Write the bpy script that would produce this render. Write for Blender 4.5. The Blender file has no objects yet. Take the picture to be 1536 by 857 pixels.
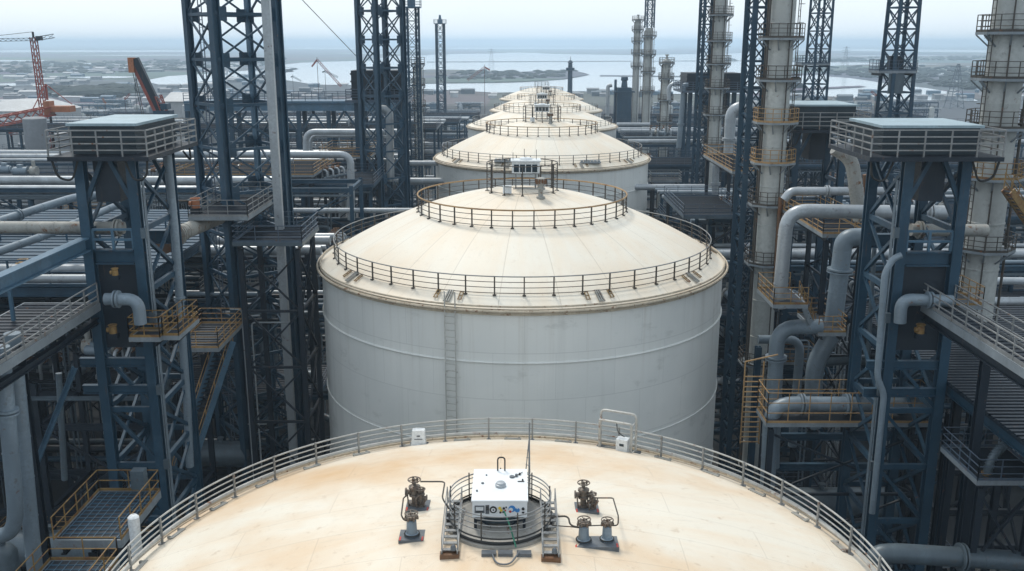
HAZE = .00030
OVER_A, OVER_B, OVER_F = (6.9, 7.9, 8.8), (9.2, 10.0, 10.5), .75
SKY, SUN, EXPO = .086, 1.5, 0.54
import bpy, math, random
from math import sin, cos, pi, radians, sqrt, atan2
from mathutils import Vector, Matrix, noise as mnoise
rnd = random.Random(7)
C = bpy.context.scene.collection
sc = bpy.context.scene

# ------------------------------------------------------------------ camera
F = 1426.0                       # focal length in pixels of the 1536 px wide photograph
PITCH = math.atan(365.0 / F)
CZ = 41.0
SP, CP = sin(PITCH), cos(PITCH)
cam = bpy.data.cameras.new('camera'); camo = bpy.data.objects.new('camera', cam); C.objects.link(camo)
camo.location = (0, 0, CZ); camo.rotation_euler = (pi / 2 - PITCH, 0, 0)
cam.sensor_fit = 'HORIZONTAL'; cam.sensor_width = 36; cam.lens = 36 * F / 1536
cam.clip_start = 0.5; cam.clip_end = 40000
sc.camera = camo

def ray(px, py):
    xn = (px - 768) / F; yn = (py - 428.5) / F
    return xn, CP - yn * SP, -(SP + yn * CP)
def at(px, py, Y):               # point seen at a pixel of the photograph at forward distance Y
    x, y, z = ray(px, py); t = Y / y
    return Vector((x * t, Y, CZ + z * t))
def at_z(px, py, z):             # the same at height z
    x, y, dz = ray(px, py); t = (z - CZ) / dz
    return Vector((x * t, y * t, z))
def msz(n, p):                   # metres covered by n pixels at point p
    return n / F * (p[1] * CP + (CZ - p[2]) * SP)

# ------------------------------------------------------------------ mesh builder
class B:
    def __init__(s): s.v = []; s.f = []
    def add(s, vs, fs):
        o = len(s.v); s.v += [tuple(v) for v in vs]; s.f += [tuple(i + o for i in f) for f in fs]
        return s
    def box(s, x0, x1, y0, y1, z0, z1):
        vs = [(x, y, z) for z in (z0, z1) for y in (y0, y1) for x in (x0, x1)]
        return s.add(vs, [(0, 2, 3, 1), (4, 5, 7, 6), (0, 1, 5, 4), (2, 6, 7, 3), (0, 4, 6, 2), (1, 3, 7, 5)])
    def bar(s, p, q, w, h=None, up=(0, 0, 1)):
        h = h or w; p = Vector(p); q = Vector(q); d = (q - p)
        if d.length < 1e-6: return s
        d.normalize(); u = Vector(up)
        if abs(d.dot(u)) > .98: u = Vector((0, 1, 0))
        r = d.cross(u).normalized(); u = r.cross(d)
        vs = []
        for c in (p, q):
            for a, b in ((-1, -1), (1, -1), (1, 1), (-1, 1)):
                vs.append(c + r * a * w / 2 + u * b * h / 2)
        return s.add(vs, [(3, 2, 1, 0), (4, 5, 6, 7), (0, 1, 5, 4), (1, 2, 6, 5), (2, 3, 7, 6), (3, 0, 4, 7)])
    def ibeam(s, p, q, w, h, t=None, up=(0, 0, 1)):
        t = t or w * .16; p = Vector(p); q = Vector(q); d = (q - p).normalized(); u = Vector(up)
        if abs(d.dot(u)) > .98: u = Vector((0, 1, 0))
        r = d.cross(u).normalized(); u = r.cross(d)
        for k in (-1, 1):
            o = u * k * (h / 2 - t / 2)
            s.bar(p + o, q + o, w, t, up)
        s.bar(p, q, t, h - 2 * t - .004, up)
        return s
    def tube(s, p, q, r, n=8, caps=True): return s.path([p, q], r, n, 0, caps)
    def path(s, pts, r, n=8, bend=0, caps=True, steps=5, closed=False):
        P = [Vector(p) for p in pts]
        if bend > 0 and len(P) > 2:
            Q = [P[0]]
            for a, b, c in zip(P, P[1:], P[2:]):
                u = (a - b); w = (c - b); k = min(bend, u.length * .48, w.length * .48)
                if u.length < 1e-6 or w.length < 1e-6: continue
                A = b + u.normalized() * k; D = b + w.normalized() * k
                for i in range(steps + 1):
                    t = i / steps
                    Q.append(A * (1 - t) ** 2 + b * 2 * t * (1 - t) + D * t * t)
            Q.append(P[-1]); P = Q
        m = len(P); o = len(s.v); prev = None
        for i, p in enumerate(P):
            if closed: d = P[(i + 1) % m] - P[i - 1]
            else: d = P[min(i + 1, m - 1)] - P[max(i - 1, 0)]
            d.normalize()
            if prev is None:
                u = Vector((0, 0, 1)) if abs(d.z) < .9 else Vector((1, 0, 0))
                u = (u - d * u.dot(d)).normalized()
            else:
                u = (prev - d * prev.dot(d)).normalized()
            prev = u; w = d.cross(u)
            for k in range(n):
                a = 2 * pi * (k + .5) / n
                s.v.append(tuple(p + u * r * cos(a) + w * r * sin(a)))
        for i in range(m if closed else m - 1):
            j = (i + 1) % m
            for k in range(n):
                k2 = (k + 1) % n
                s.f.append((o + i * n + k, o + i * n + k2, o + j * n + k2, o + j * n + k))
        if caps and not closed:
            s.f.append(tuple(o + k for k in range(n))[::-1]); s.f.append(tuple(o + (m - 1) * n + k for k in range(n)))
        return s
    def lathe(s, prof, cx, cy, n=24, cap0=False, cap1=False, phase=0):
        o = len(s.v)
        for r, z in prof:
            for k in range(n):
                a = 2 * pi * k / n + phase
                s.v.append((cx + r * cos(a), cy + r * sin(a), z))
        for i in range(len(prof) - 1):
            for k in range(n):
                k2 = (k + 1) % n
                s.f.append((o + i * n + k, o + i * n + k2, o + (i + 1) * n + k2, o + (i + 1) * n + k))
        if cap0: s.f.append(tuple(o + k for k in range(n))[::-1])
        if cap1: s.f.append(tuple(o + (len(prof) - 1) * n + k for k in range(n)))
        return s
    def hoop(s, cx, cy, z, R, r, n=72, m=6, a0=0, a1=None):
        if a1 is None:
            pts = [(cx + R * cos(2 * pi * i / n), cy + R * sin(2 * pi * i / n), z) for i in range(n)]
            return s.path(pts, r, m, closed=True)
        pts = [(cx + R * cos(a0 + (a1 - a0) * i / n), cy + R * sin(a0 + (a1 - a0) * i / n), z) for i in range(n + 1)]
        return s.path(pts, r, m)
    def build(s, name, mat, parent=None, angle=40, label=None):
        o0 = ORG.get(parent.name, Vector((0, 0, 0))) if parent else None
        if parent is None:
            xs = [v[0] for v in s.v]; ys = [v[1] for v in s.v]; zs = [v[2] for v in s.v]
            o0 = Vector(((min(xs) + max(xs)) / 2, (min(ys) + max(ys)) / 2, min(zs)))
        me = bpy.data.meshes.new(name)
        me.from_pydata([(v[0] - o0.x, v[1] - o0.y, v[2] - o0.z) for v in s.v], [], s.f)
        me.materials.append(mat)
        if angle:
            me.shade_smooth(); me.set_sharp_from_angle(angle=radians(angle))
        me.update()
        ob = bpy.data.objects.new(name, me); C.objects.link(ob)
        if parent: ob.parent = parent
        else: ob.location = o0
        ORG[ob.name] = o0.copy()
        if label: ob['label'] = label
        return ob
ORG = {}

def tag(o, label, cat, group=None, kind=None):
    if label: o['label'] = label
    if cat: o['category'] = cat
    if group: o['group'] = group
    if kind: o['kind'] = kind
    return o
def thing(name, label, cat, loc, group=None):
    o = bpy.data.objects.new(name, None); C.objects.link(o); o.location = loc; o.empty_display_size = .5
    ORG[o.name] = Vector(loc); return tag(o, label, cat, group)
def one(name, label, cat, bm, mat, group=None, angle=40):
    return tag(bm.build(name, mat, None, angle), label, cat, group)
def copy_tree(o, parent=None):
    c = o.copy(); C.objects.link(c)
    if parent is not None: c.parent = parent
    for ch in list(o.children): copy_tree(ch, c)
    return c

# ------------------------------------------------------------------ materials
def new_mat(name):
    m = bpy.data.materials.new(name); m.use_nodes = True
    nt = m.node_tree; b = nt.nodes['Principled BSDF']
    return m, nt, b
def N(nt, t, **kw):
    n = nt.nodes.new(t)
    for k, v in kw.items(): setattr(n, k, v)
    return n
def noise(nt, vec, scale, detail=4, rough=.55, stretch=None):
    if stretch:
        mp = N(nt, 'ShaderNodeMapping'); mp.inputs['Scale'].default_value = stretch
        nt.links.new(vec, mp.inputs['Vector']); vec = mp.outputs['Vector']
    n = N(nt, 'ShaderNodeTexNoise'); n.inputs['Scale'].default_value = scale
    n.inputs['Detail'].default_value = detail; n.inputs['Roughness'].default_value = rough
    nt.links.new(vec, n.inputs['Vector']); return n.outputs['Fac']
def ramp(nt, fac, a, b, lo=(0, 0, 0, 1), hi=(1, 1, 1, 1)):
    r = N(nt, 'ShaderNodeValToRGB'); e = r.color_ramp.elements
    e[0].position = a; e[1].position = b; e[0].color = lo; e[1].color = hi
    nt.links.new(fac, r.inputs['Fac']); return r.outputs['Color']
def mix(nt, fac, a, b, blend='MIX'):
    m = N(nt, 'ShaderNodeMix'); m.data_type = 'RGBA'; m.blend_type = blend
    for sock, val in ((m.inputs[0], fac), (m.inputs[6], a), (m.inputs[7], b)):
        if hasattr(val, 'is_output'): nt.links.new(val, sock)
        elif isinstance(val, (int, float)): sock.default_value = val
        else: sock.default_value = (val[0], val[1], val[2], 1)
    return m.outputs[2]
def math_(nt, op, a, b=None):
    m = N(nt, 'ShaderNodeMath'); m.operation = op
    for i, val in enumerate((a, b)):
        if val is None: continue
        if hasattr(val, 'is_output'): nt.links.new(val, m.inputs[i])
        else: m.inputs[i].default_value = val
    return m.outputs[0]
def pos(nt): return N(nt, 'ShaderNodeNewGeometry').outputs['Position']
def objco(nt): return N(nt, 'ShaderNodeTexCoord').outputs['Object']

def paint(name, col, rough=.5, metal=0., dirt=.45, rust=0., rustcol=(.16, .065, .025), scale=.9, wear=False, cells=0):
    m, nt, b = new_mat(name); p = pos(nt)
    d = noise(nt, p, scale, 5, .6, (1, 1, .35)); d2 = noise(nt, p, scale * 7, 3, .6)
    dark = [c * (1 - dirt) for c in col]
    c = mix(nt, ramp(nt, d, .36, .66), dark, col)
    c = mix(nt, ramp(nt, d2, .30, .62), [k * .72 for k in col], c)
    if rust > 0:
        rf = noise(nt, p, scale * 2.6, 6, .7)
        c = mix(nt, ramp(nt, rf, .66 - rust * .3, .74 - rust * .22), c, rustcol)
    if wear:                                                       # faded patches, rust runs, jacket sections
        fd = noise(nt, p, scale * .55, 5, .65)
        g = sum(col) / 3; fade = [min(.8, (k * .55 + g * .45) * 1.9 + .012) for k in col]
        c = mix(nt, math_(nt, 'MULTIPLY', ramp(nt, fd, .54, .68), .26), c, fade)
        rn = noise(nt, p, 3.2, 5, .7, (1, 1, .10))
        c = mix(nt, math_(nt, 'MULTIPLY', ramp(nt, rn, .62, .72), .55), c, (.085, .05, .035))
    if cells:
        sc_ = N(nt, 'ShaderNodeVectorMath'); sc_.operation = 'SCALE'; sc_.inputs['Scale'].default_value = 1 / cells; nt.links.new(p, sc_.inputs[0])
        fl = N(nt, 'ShaderNodeVectorMath'); fl.operation = 'FLOOR'; nt.links.new(sc_.outputs[0], fl.inputs[0])
        wn = N(nt, 'ShaderNodeTexWhiteNoise'); wn.noise_dimensions = '3D'; nt.links.new(fl.outputs[0], wn.inputs['Vector'])
        c = mix(nt, math_(nt, 'MULTIPLY', wn.outputs['Value'], .36), c, [k * .45 for k in col])
        rn = noise(nt, p, 1.7, 6, .72)
        c = mix(nt, math_(nt, 'MULTIPLY', ramp(nt, rn, .60, .68), .5), c, (.10, .085, .07))
    nt.links.new(c, b.inputs['Base Color'])
    rr = math_(nt, 'MULTIPLY_ADD', d2, .3); rr.node.inputs[2].default_value = rough - .12
    nt.links.new(rr, b.inputs['Roughness']); b.inputs['Metallic'].default_value = metal
    return m
M = {}
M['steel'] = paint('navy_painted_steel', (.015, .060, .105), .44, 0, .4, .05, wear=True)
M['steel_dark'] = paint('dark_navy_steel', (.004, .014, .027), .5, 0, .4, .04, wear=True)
M['steel_light'] = paint('slate_blue_steel', (.065, .145, .22), .45, 0, .35, .04, wear=True)
M['pipe'] = paint('grey_insulated_pipe_jacket', (.46, .50, .53), .36, .3, .35, .05, cells=2.3)
M['pipe_blue'] = paint('blue_grey_pipe_paint', (.235, .30, .355), .4, .1, .35, .06, cells=2.3)
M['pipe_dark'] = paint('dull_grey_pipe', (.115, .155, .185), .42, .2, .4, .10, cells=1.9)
M['pipe_worn'] = paint('weathered_lagging', (.40, .40, .37), .6, .1, .5, .32)
M['column'] = paint('pale_vessel_paint', (.50, .52, .50), .5, 0, .28, .06, scale=.5, cells=3.1)
M['rail'] = paint('galvanised_rail', (.30, .31, .31), .5, .3, .4, .2)
M['rail_dark'] = paint('dark_rail', (.075, .066, .055), .55, .1, .4, .25)
M['rail_tan'] = paint('rusty_tan_handrail', (.42, .26, .11), .55, 0, .4, .3)
M['rail_white'] = paint('pale_tank_rail', (.50, .50, .47), .45, .1, .4, .22)
M['rail_navy'] = paint('navy_rail', (.09, .13, .18), .5, .1, .4, .15)
M['yellow'] = paint('safety_yellow', (.30, .185, .06), .55, 0, .45, .5)
M['rust'] = paint('rusted_iron', (.20, .11, .06), .7, .1, .5, .5)
M['deck'] = paint('dark_grating', (.016, .027, .042), .6, .1, .45, .1)
M['deck_edge'] = paint('deck_edge_plate', (.26, .30, .33), .5, .1, .4, .15)
M['roof_sheet'] = paint('pale_blue_roof_sheet', (.34, .45, .50), .45, .1, .25, .05)
M['louvre'] = paint('dark_louvre_panel', (.026, .046, .060), .5, .1, .4, .05)
M['orange'] = paint('crane_orange', (.42, .15, .06), .55, 0, .35, .25)
M['red'] = paint('crane_red', (.34, .07, .045), .55, 0, .35, .25)
M['white'] = paint('white_enamel', (.74, .77, .78), .4, 0, .08, 0, scale=1.2)
M['cabinet_white'], _nt, _b = new_mat('white_cabinet_enamel')
_c = mix(_nt, ramp(_nt, noise(_nt, pos(_nt), 1.4, 4), .3, .7), (.70, .73, .74), (.78, .80, .81)); _c = mix(_nt, math_(_nt, 'MULTIPLY', ramp(_nt, noise(_nt, pos(_nt), 2.2, 5, .7, (1, 1, .15)), .60, .75), .3), _c, (.45, .42, .36))
_nt.links.new(_c, _b.inputs['Base Color']); _b.inputs['Roughness'].default_value = .4
M['black'] = paint('black_rubber', (.02, .022, .022), .6, 0, .2)
M['valve'] = paint('valve_bronze_grey', (.20, .17, .14), .5, .3, .5, .4, scale=6)
M['plinth'] = paint('grey_steel_plate', (.15, .17, .19), .55, .2, .35, .2, scale=3)
M['pad'] = paint('worn_pad_plate', (.40, .385, .35), .6, 0, .3, .2, scale=2)
M['green'] = paint('green_hose', (.02, .20, .12), .5)
M['blue'] = paint('bright_blue', (.05, .25, .60), .4, 0, .1)
M['redpaint'] = paint('red_paint', (.55, .05, .03), .5, 0, .2)
M['yellowpaint'] = paint('yellow_paint', (.75, .55, .05), .5, 0, .2)
M['glass'], _nt, _b = new_mat('dark_window_glass')
_b.inputs['Base Color'].default_value = (.02, .035, .045, 1); _b.inputs['Roughness'].default_value = .08
M['shed'] = paint('pale_shed_cladding', (.48, .50, .51), .6, 0, .3, .05, scale=.2)
M['silo'] = paint('grey_silo_concrete', (.27, .29, .31), .7, 0, .3, .02, scale=.3)
M['wood'] = paint('far_tree_canopy', (.032, .050, .045), .9, 0, .4, scale=.02)
M['tube_bundle'] = M['pipe']

def tank_wall_mat():
    m, nt, b = new_mat('tank_wall_paint'); ob = objco(nt); o = pos(nt)
    c = mix(nt, ramp(nt, noise(nt, o, .16, 4), .35, .68), (.66, .675, .65), (.76, .765, .73))
    st = noise(nt, o, 1.0, 5, .65, (1, 1, .035))                 # run-down streaks
    c = mix(nt, math_(nt, 'MULTIPLY', ramp(nt, st, .54, .74), .34), c, (.40, .41, .38))
    pt = noise(nt, o, .35, 6, .72, (1, 1, 2.2))                  # scuffed patches
    c = mix(nt, math_(nt, 'MULTIPLY', ramp(nt, pt, .58, .67), .38), c, (.42, .43, .40))
    # plate seams: rings every 2.9 m, staggered vertical joints
    sx = N(nt, 'ShaderNodeSeparateXYZ'); nt.links.new(ob, sx.inputs[0])
    ang = math_(nt, 'MULTIPLY', math_(nt, 'ARCTAN2', sx.outputs[1], sx.outputs[0]), 24 / (2 * pi))
    row = math_(nt, 'MULTIPLY', sx.outputs[2], 1 / 2.9)
    rowi = math_(nt, 'FLOOR', row)
    a2 = math_(nt, 'FRACT', math_(nt, 'ADD', ang, math_(nt, 'MULTIPLY', rowi, .5)))
    cell = N(nt, 'ShaderNodeCombineXYZ'); nt.links.new(math_(nt, 'FLOOR', math_(nt, 'ADD', ang, math_(nt, 'MULTIPLY', rowi, .5))), cell.inputs[0]); nt.links.new(rowi, cell.inputs[1])
    wn = N(nt, 'ShaderNodeTexWhiteNoise'); wn.noise_dimensions = '2D'; nt.links.new(cell.outputs[0], wn.inputs['Vector'])
    c = mix(nt, math_(nt, 'MULTIPLY', wn.outputs['Value'], .16), c, (.52, .54, .53))
    dr = noise(nt, o, 1.5, 5, .7, (1, 1, .02)); top = ramp(nt, math_(nt, 'MULTIPLY', sx.outputs[2], 1 / 26), .72, 1.0)
    c = mix(nt, math_(nt, 'MULTIPLY', math_(nt, 'MULTIPLY', ramp(nt, dr, .54, .70), top), .30), c, (.34, .29, .22))
    v = math_(nt, 'LESS_THAN', a2, .008)
    h = math_(nt, 'LESS_THAN', math_(nt, 'FRACT', row), .018)
    seam = math_(nt, 'MAXIMUM', v, h)
    c = mix(nt, math_(nt, 'MULTIPLY', seam, .27), c, (.30, .31, .30))
    nt.links.new(c, b.inputs['Base Color']); b.inputs['Roughness'].default_value = .55
    return m
def tank_roof_mat(name, cream, tint, tintamt, seams, cloudy):
    m, nt, b = new_mat(name); ob = objco(nt); o = pos(nt)
    sx = N(nt, 'ShaderNodeSeparateXYZ'); nt.links.new(ob, sx.inputs[0])
    ang = math_(nt, 'ADD', math_(nt, 'ARCTAN2', sx.outputs[1], sx.outputs[0]), .11)
    flat = N(nt, 'ShaderNodeCombineXYZ'); nt.links.new(sx.outputs[0], flat.inputs[0]); nt.links.new(sx.outputs[1], flat.inputs[1])
    ln = N(nt, 'ShaderNodeVectorMath'); ln.operation = 'LENGTH'; nt.links.new(flat.outputs[0], ln.inputs[0]); rad = ln.outputs['Value']
    c = mix(nt, ramp(nt, noise(nt, o, .12, 4), .3, .7), [k * .93 for k in cream], cream)
    # polar coordinates so that stains run down the slope
    pc = N(nt, 'ShaderNodeCombineXYZ'); nt.links.new(math_(nt, 'MULTIPLY', ang, 5.0), pc.inputs[0]); nt.links.new(math_(nt, 'MULTIPLY', rad, .09), pc.inputs[1])
    st = noise(nt, pc.outputs[0], 1.0, 5, .6)
    big = noise(nt, o, cloudy, 5, .62)
    c = mix(nt, math_(nt, 'MULTIPLY', ramp(nt, st, .44, .78), tintamt * (.9 if seams else .5)), c, tint)
    c = mix(nt, math_(nt, 'MULTIPLY', ramp(nt, big, .44, .68), tintamt), c, [k * .9 for k in tint])
    fine = noise(nt, o, 2.6, 6, .7)
    c = mix(nt, math_(nt, 'MULTIPLY', ramp(nt, fine, .56, .68), .16), c, (.42, .33, .24))
    grime = noise(nt, pc.outputs[0], 5.0, 4, .7)
    c = mix(nt, math_(nt, 'MULTIPLY', ramp(nt, grime, .60, .72), .18), c, (.36, .33, .28))
    spots = noise(nt, o, 9, 2, .5)
    c = mix(nt, math_(nt, 'MULTIPLY', ramp(nt, spots, .71, .75), .35), c, (.25, .16, .09))
    if not seams:                                                  # faint lap-welded plates
        br = N(nt, 'ShaderNodeTexBrick'); br.inputs['Scale'].default_value = 1; br.inputs['Brick Width'].default_value = 6.4; br.inputs['Row Height'].default_value = 2.05
        br.inputs['Mortar Size'].default_value = .018; br.inputs['Color1'].default_value = (1, 1, 1, 1); br.inputs['Color2'].default_value = (.86, .86, .86, 1); br.inputs['Mortar'].default_value = (.25, .2, .16, 1)
        nt.links.new(flat.outputs[0], br.inputs['Vector']); c = mix(nt, .20, c, br.outputs['Color'], 'MULTIPLY')
        sp = noise(nt, o, 1.3, 7, .75); c = mix(nt, math_(nt, 'MULTIPLY', ramp(nt, sp, .60, .66), .35), c, (.42, .29, .17))
    if seams:
        k = math_(nt, 'MULTIPLY', ang, seams / (2 * pi)); fr = math_(nt, 'FRACT', k); sec = math_(nt, 'FLOOR', k)
        wn = N(nt, 'ShaderNodeTexWhiteNoise'); wn.noise_dimensions = '1D'; nt.links.new(sec, wn.inputs['W'])
        c = mix(nt, math_(nt, 'MULTIPLY', ramp(nt, wn.outputs['Value'], .35, 1), .30), c, [a * .55 + t * .45 for a, t in zip(cream, tint)])
        wid = math_(nt, 'DIVIDE', .055 * seams / (2 * pi), rad)
        c = mix(nt, math_(nt, 'MULTIPLY', math_(nt, 'LESS_THAN', fr, wid), .36), c, (.33, .27, .20))
    nt.links.new(c, b.inputs['Base Color']); b.inputs['Roughness'].default_value = .6
    bp = N(nt, 'ShaderNodeBump'); bp.inputs['Strength'].default_value = .12; bp.inputs['Distance'].default_value = .05
    nt.links.new(big, bp.inputs['Height']); nt.links.new(bp.outputs[0], b.inputs['Normal'])
    return m
M['tank_wall'] = tank_wall_mat()
M['tank_roof'] = tank_roof_mat('cream_tank_roof', (.76, .72, .625), (.72, .54, .35), .5, 24, .10)
M['tank_dome'] = tank_roof_mat('stained_dome_plate', (.75, .695, .59), (.66, .43, .22), .88, 0, .085)
M['rim'] = paint('cream_rim_paint', (.58, .50, .38), .55, 0, .35, .35, scale=1.4)

# ------------------------------------------------------------------ railings
def railing(bp, br, pts, h=1.1, step=1.7, r=.024, rails=3, closed=False, toe=.0):
    """posts into builder bp, rails into builder br along the base line pts"""
    P = [Vector(p) for p in pts]
    segs = list(zip(P, P[1:] + ([P[0]] if closed else [])))
    if not closed: segs = segs[:len(P) - 1]
    up = Vector((0, 0, 1))
    for a, b in segs:
        L = (b - a).length; n = max(1, round(L / step))
        for i in range(n): 
            p = a.lerp(b, i / n); bp.bar(p, p + up * h, r * 1.9, r * 1.9)
        for k in range(rails):
            z = up * h * (k + 1) / rails
            br.bar(a + z, b + z, r * 1.7, r * 1.7)
        if toe: br.bar(a + up * toe / 2, b + up * toe / 2, .02, toe)
    if not closed:
        bp.bar(P[-1], P[-1] + up * h, r * 1.9, r * 1.9)
# ------------------------------------------------------------------ storage tanks
R = 14.3
def roof_h(r, rise, ex): return rise * (1 - min(1, r / R) ** ex)
def add_posts(root, mat, n, rr, zfun, h, a0=0, thick=.075, parent_name='railing', foot=True, skip=()):
    """railing posts, one mesh copied round the ring; children of the rails part"""
    b = B(); b.box(-thick / 2, thick / 2, -thick / 2, thick / 2, 0, h)
    if foot: b.box(-.13, .13, -.10, .10, -.03, .035)
    o0 = root.name
    first = None
    for i in range(n):
        a = a0 + 2 * pi * i / n
        if i in skip: continue
        if first is None:
            me = bpy.data.meshes.new('post'); me.from_pydata(b.v, [], b.f); me.materials.append(mat)
            first = o = bpy.data.objects.new('post', me)
        else: o = first.copy()
        C.objects.link(o); o.parent = root
        o.location = (rr * cos(a), rr * sin(a), zfun(rr)); o.rotation_euler = (0, 0, a)
def tank(x, y, zr, label, rise, ex, roofmat, detail=True, simple=False, dome0=False, group=None):
    t = thing('storage_tank', label, 'storage tank', (x, y, 0), group)
    b = B(); b.lathe([(R, 0), (R, zr - .25)], x, y, 128)
    b.build('wall', M['tank_wall'], t, 60)
    prof = [(R + .12, zr - .02)] + [(R * (1 - i / 22), zr + roof_h(R * (1 - i / 22), rise, ex)) for i in range(0, 22)] + [(.02, zr + rise)]
    rb = B(); rb.lathe(prof, x, y, 128)
    rf = rb.build('roof', roofmat, t, 60)
    # rim: curb angle plus a cream water-spray pipe on brackets
    b = B(); b.lathe([(R + .006, zr - .42), (R + .16, zr - .40), (R + .16, zr - .024), (R + .10, zr - .022)], x, y, 128)
    b.hoop(x, y, zr - .13, R + .30, .085, 128, 6); b.hoop(x, y, zr + .12, R + .10, .06, 128, 6)
    for i in range(40):
        a = 2 * pi * i / 40; b.bar((x + (R - .01) * cos(a), y + (R - .01) * sin(a), zr - .30), (x + (R + .34) * cos(a), y + (R + .34) * sin(a), zr - .22), .06)
    b.build('rim', M['rim'], t, 50)
    # wind girders on the shell
    b = B()
    for z, r_ in ((zr - 3.35, .07), (zr - 8.8, .045), (zr - 14.2, .045)):
        b.hoop(x, y, z, R + r_ * .5, r_, 128, 6)
    b.build('stiffener_ring', M['tank_wall'], t, 50)
    if dome0:
        rr = R - .30; zf = lambda r: zr + roof_h(r, rise, ex); h = 1.12
        b = B()
        for k, rad in ((.34, .085), (.62, .030), (.87, .030), (1.12, .038)):
            b.hoop(x, y, zf(rr) + k, rr, rad, 144, 6)
        rl = b.build('railing', M['rail_white'], t)
        add_posts(rl, M['rail'], 40, rr - .06, zf, 1.16, a0=.05)
        for i in range(34):
            b = B()
            a = 2 * pi * (i + .3) / 34; ux, uy = cos(a), sin(a); r0 = rr - .28; z0 = zf(r0) + .02
            for s in (-.32, .32):
                b.bar((x + r0 * ux - s * uy, y + r0 * uy + s * ux, z0), (x + (r0 + .22) * ux - s * uy, y + (r0 + .22) * uy + s * ux, z0 - .02), .10, .10)
            b.bar((x + r0 * ux - .42 * -uy, y + r0 * uy - .42 * ux, z0 + .01), (x + r0 * ux + .42 * -uy, y + r0 * uy + .42 * ux, z0 + .01), .16, .07)
            b.build('rail_foot', M['pipe_worn'], rl)
        return t
    zf = lambda r: zr + roof_h(r, rise, ex)
    def ring(rr, h, n, rails, toprad, topmat, base, crown=False):
        b = B()
        for k in range(rails - 1): b.hoop(x, y, zf(rr) + .12 + (h - .12) * k / (rails - 1), rr, .026, 112, 4)
        bt = B(); bt.hoop(x, y, zf(rr) + h, rr, toprad, 112, 6)
        if simple:
            for i in range(n):
                a = 2 * pi * i / n; px, py = x + rr * cos(a), y + rr * sin(a)
                b.bar((px, py, zf(rr)), (px, py, zf(rr) + h), .07)
        rl = b.build('railing', M['rail_dark'], t)
        bt.build('handrail', topmat, rl)
        if not simple: add_posts(rl, M['rail_dark'], n, rr, zf, h, foot=True)
        return rl
    ring(13.4, 1.12, 48, 4, .036, M['rail'], 0)
    ring(7.45, 1.15, 34, 4, .055, M['rail_tan'], 0)
    ring(2.5, 2.0, 12, 5, .035, M['rail_dark'], 0)
    if detail:
        for deg in (-143, -109, -71, -38, 0, 36, 72, 108, 144):   # step brackets on the apron
            a = radians(deg); u = Vector((cos(a), sin(a), 0)); w = Vector((-sin(a), cos(a), 0)); c0 = Vector((x, y, 0))
            p0 = c0 + u * 13.35 + Vector((0, 0, zf(13.35) + .10)); p1 = c0 + u * 14.15 + Vector((0, 0, zf(14.15) + .12))
            b = B(); g = B()
            for s in (-.13, .0, .13): b.bar(p0 + w * s, p1 + w * s * 1.1, .07, .09)
            b.bar(p0 - w * .2, p0 + w * .2, .05, .05); b.bar(p1 - w * .2, p1 + w * .2, .05, .05)
            if deg % 2 == 0 or True:
                for s in (-.75, .72):
                    g = B()
                    for k in (-.1, .1):
                        g.bar(p0.lerp(p1, .1) + w * (s + k), p0.lerp(p1, .75) + w * (s * 1.06 + k), .05, .05)
                    for q in (.1, .42, .75): g.bar(p0.lerp(p1, q) + w * (s - .12), p0.lerp(p1, q) + w * (s + .12), .04, .04)
                    g.build('step_grip', M['yellow'], t)
            b.build('pipe_support', M['pipe_worn'], t)
    return t

T0 = (-.47, 30.5, 21.5); RISE0, EX0 = 3.2, 1.75
T1 = (.72, 67.5, 26.0); T2 = (4.0, 128.9, 26.0)
t0 = tank(*T0, 'storage tank with the stained dome that carries the white instrument cabinet', RISE0, EX0, M['tank_dome'], dome0=True)
t1 = tank(*T1, 'white storage tank with a ladder on its wall and three railed rings', 4.95, 1.8, M['tank_roof'])
t2 = tank(*T2, 'cream roofed storage tank directly behind the tank with the wall ladder', 4.95, 1.8, M['tank_roof'])
for (tx, ty, zr_, lab) in ((5.8, 186, 25.4, 'third cream roofed tank along the row, behind two larger looking ones'),
                      (8.8, 250, 24.0, 'fourth cream roofed tank along the row, partly hidden by the third'),
                      (10.2, 335, 22.0, 'last and faintest cream tank at the water end of the row')):
    tank(tx, ty, zr_, lab, 4.0, 1.8, M['tank_roof'], detail=False, simple=True)

# ladder on T1's wall
a = math.atan2(at(684, 540, 54.5)[1] - T1[1], at(684, 540, 54.5)[0] - T1[0])
u = Vector((cos(a), sin(a), 0)); w = Vector((-sin(a), cos(a), 0)); c0 = Vector((T1[0], T1[1], 0)) + u * (R + .22)
b = B()
for s in (-.33, .33): b.bar(c0 + w * s + Vector((0, 0, .3)), c0 + w * s + Vector((0, 0, 26.9)), .07, .07)
for i in range(int(26 / .42)): z = Vector((0, 0, .6 + i * .42)); b.bar(c0 - w * .33 + z, c0 + w * .33 + z, .035)
for i in range(14):
    z = Vector((0, 0, 1 + i * 1.9))
    for s in (-.33, .33): b.bar(c0 + w * s + z, c0 + w * s - u * .23 + z, .05)
b.build('wall_ladder', M['rail_white'], t1)

def dome(x, y): return T0[2] + roof_h(sqrt((x - T0[0]) ** 2 + (y - T0[1]) ** 2), RISE0, EX0)
def on_dome(px, py):
    z = 24.5
    for _ in range(30):
        p = at_z(px, py, z); z = dome(p.x, p.y)
    return Vector((p.x, p.y, z))

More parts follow.
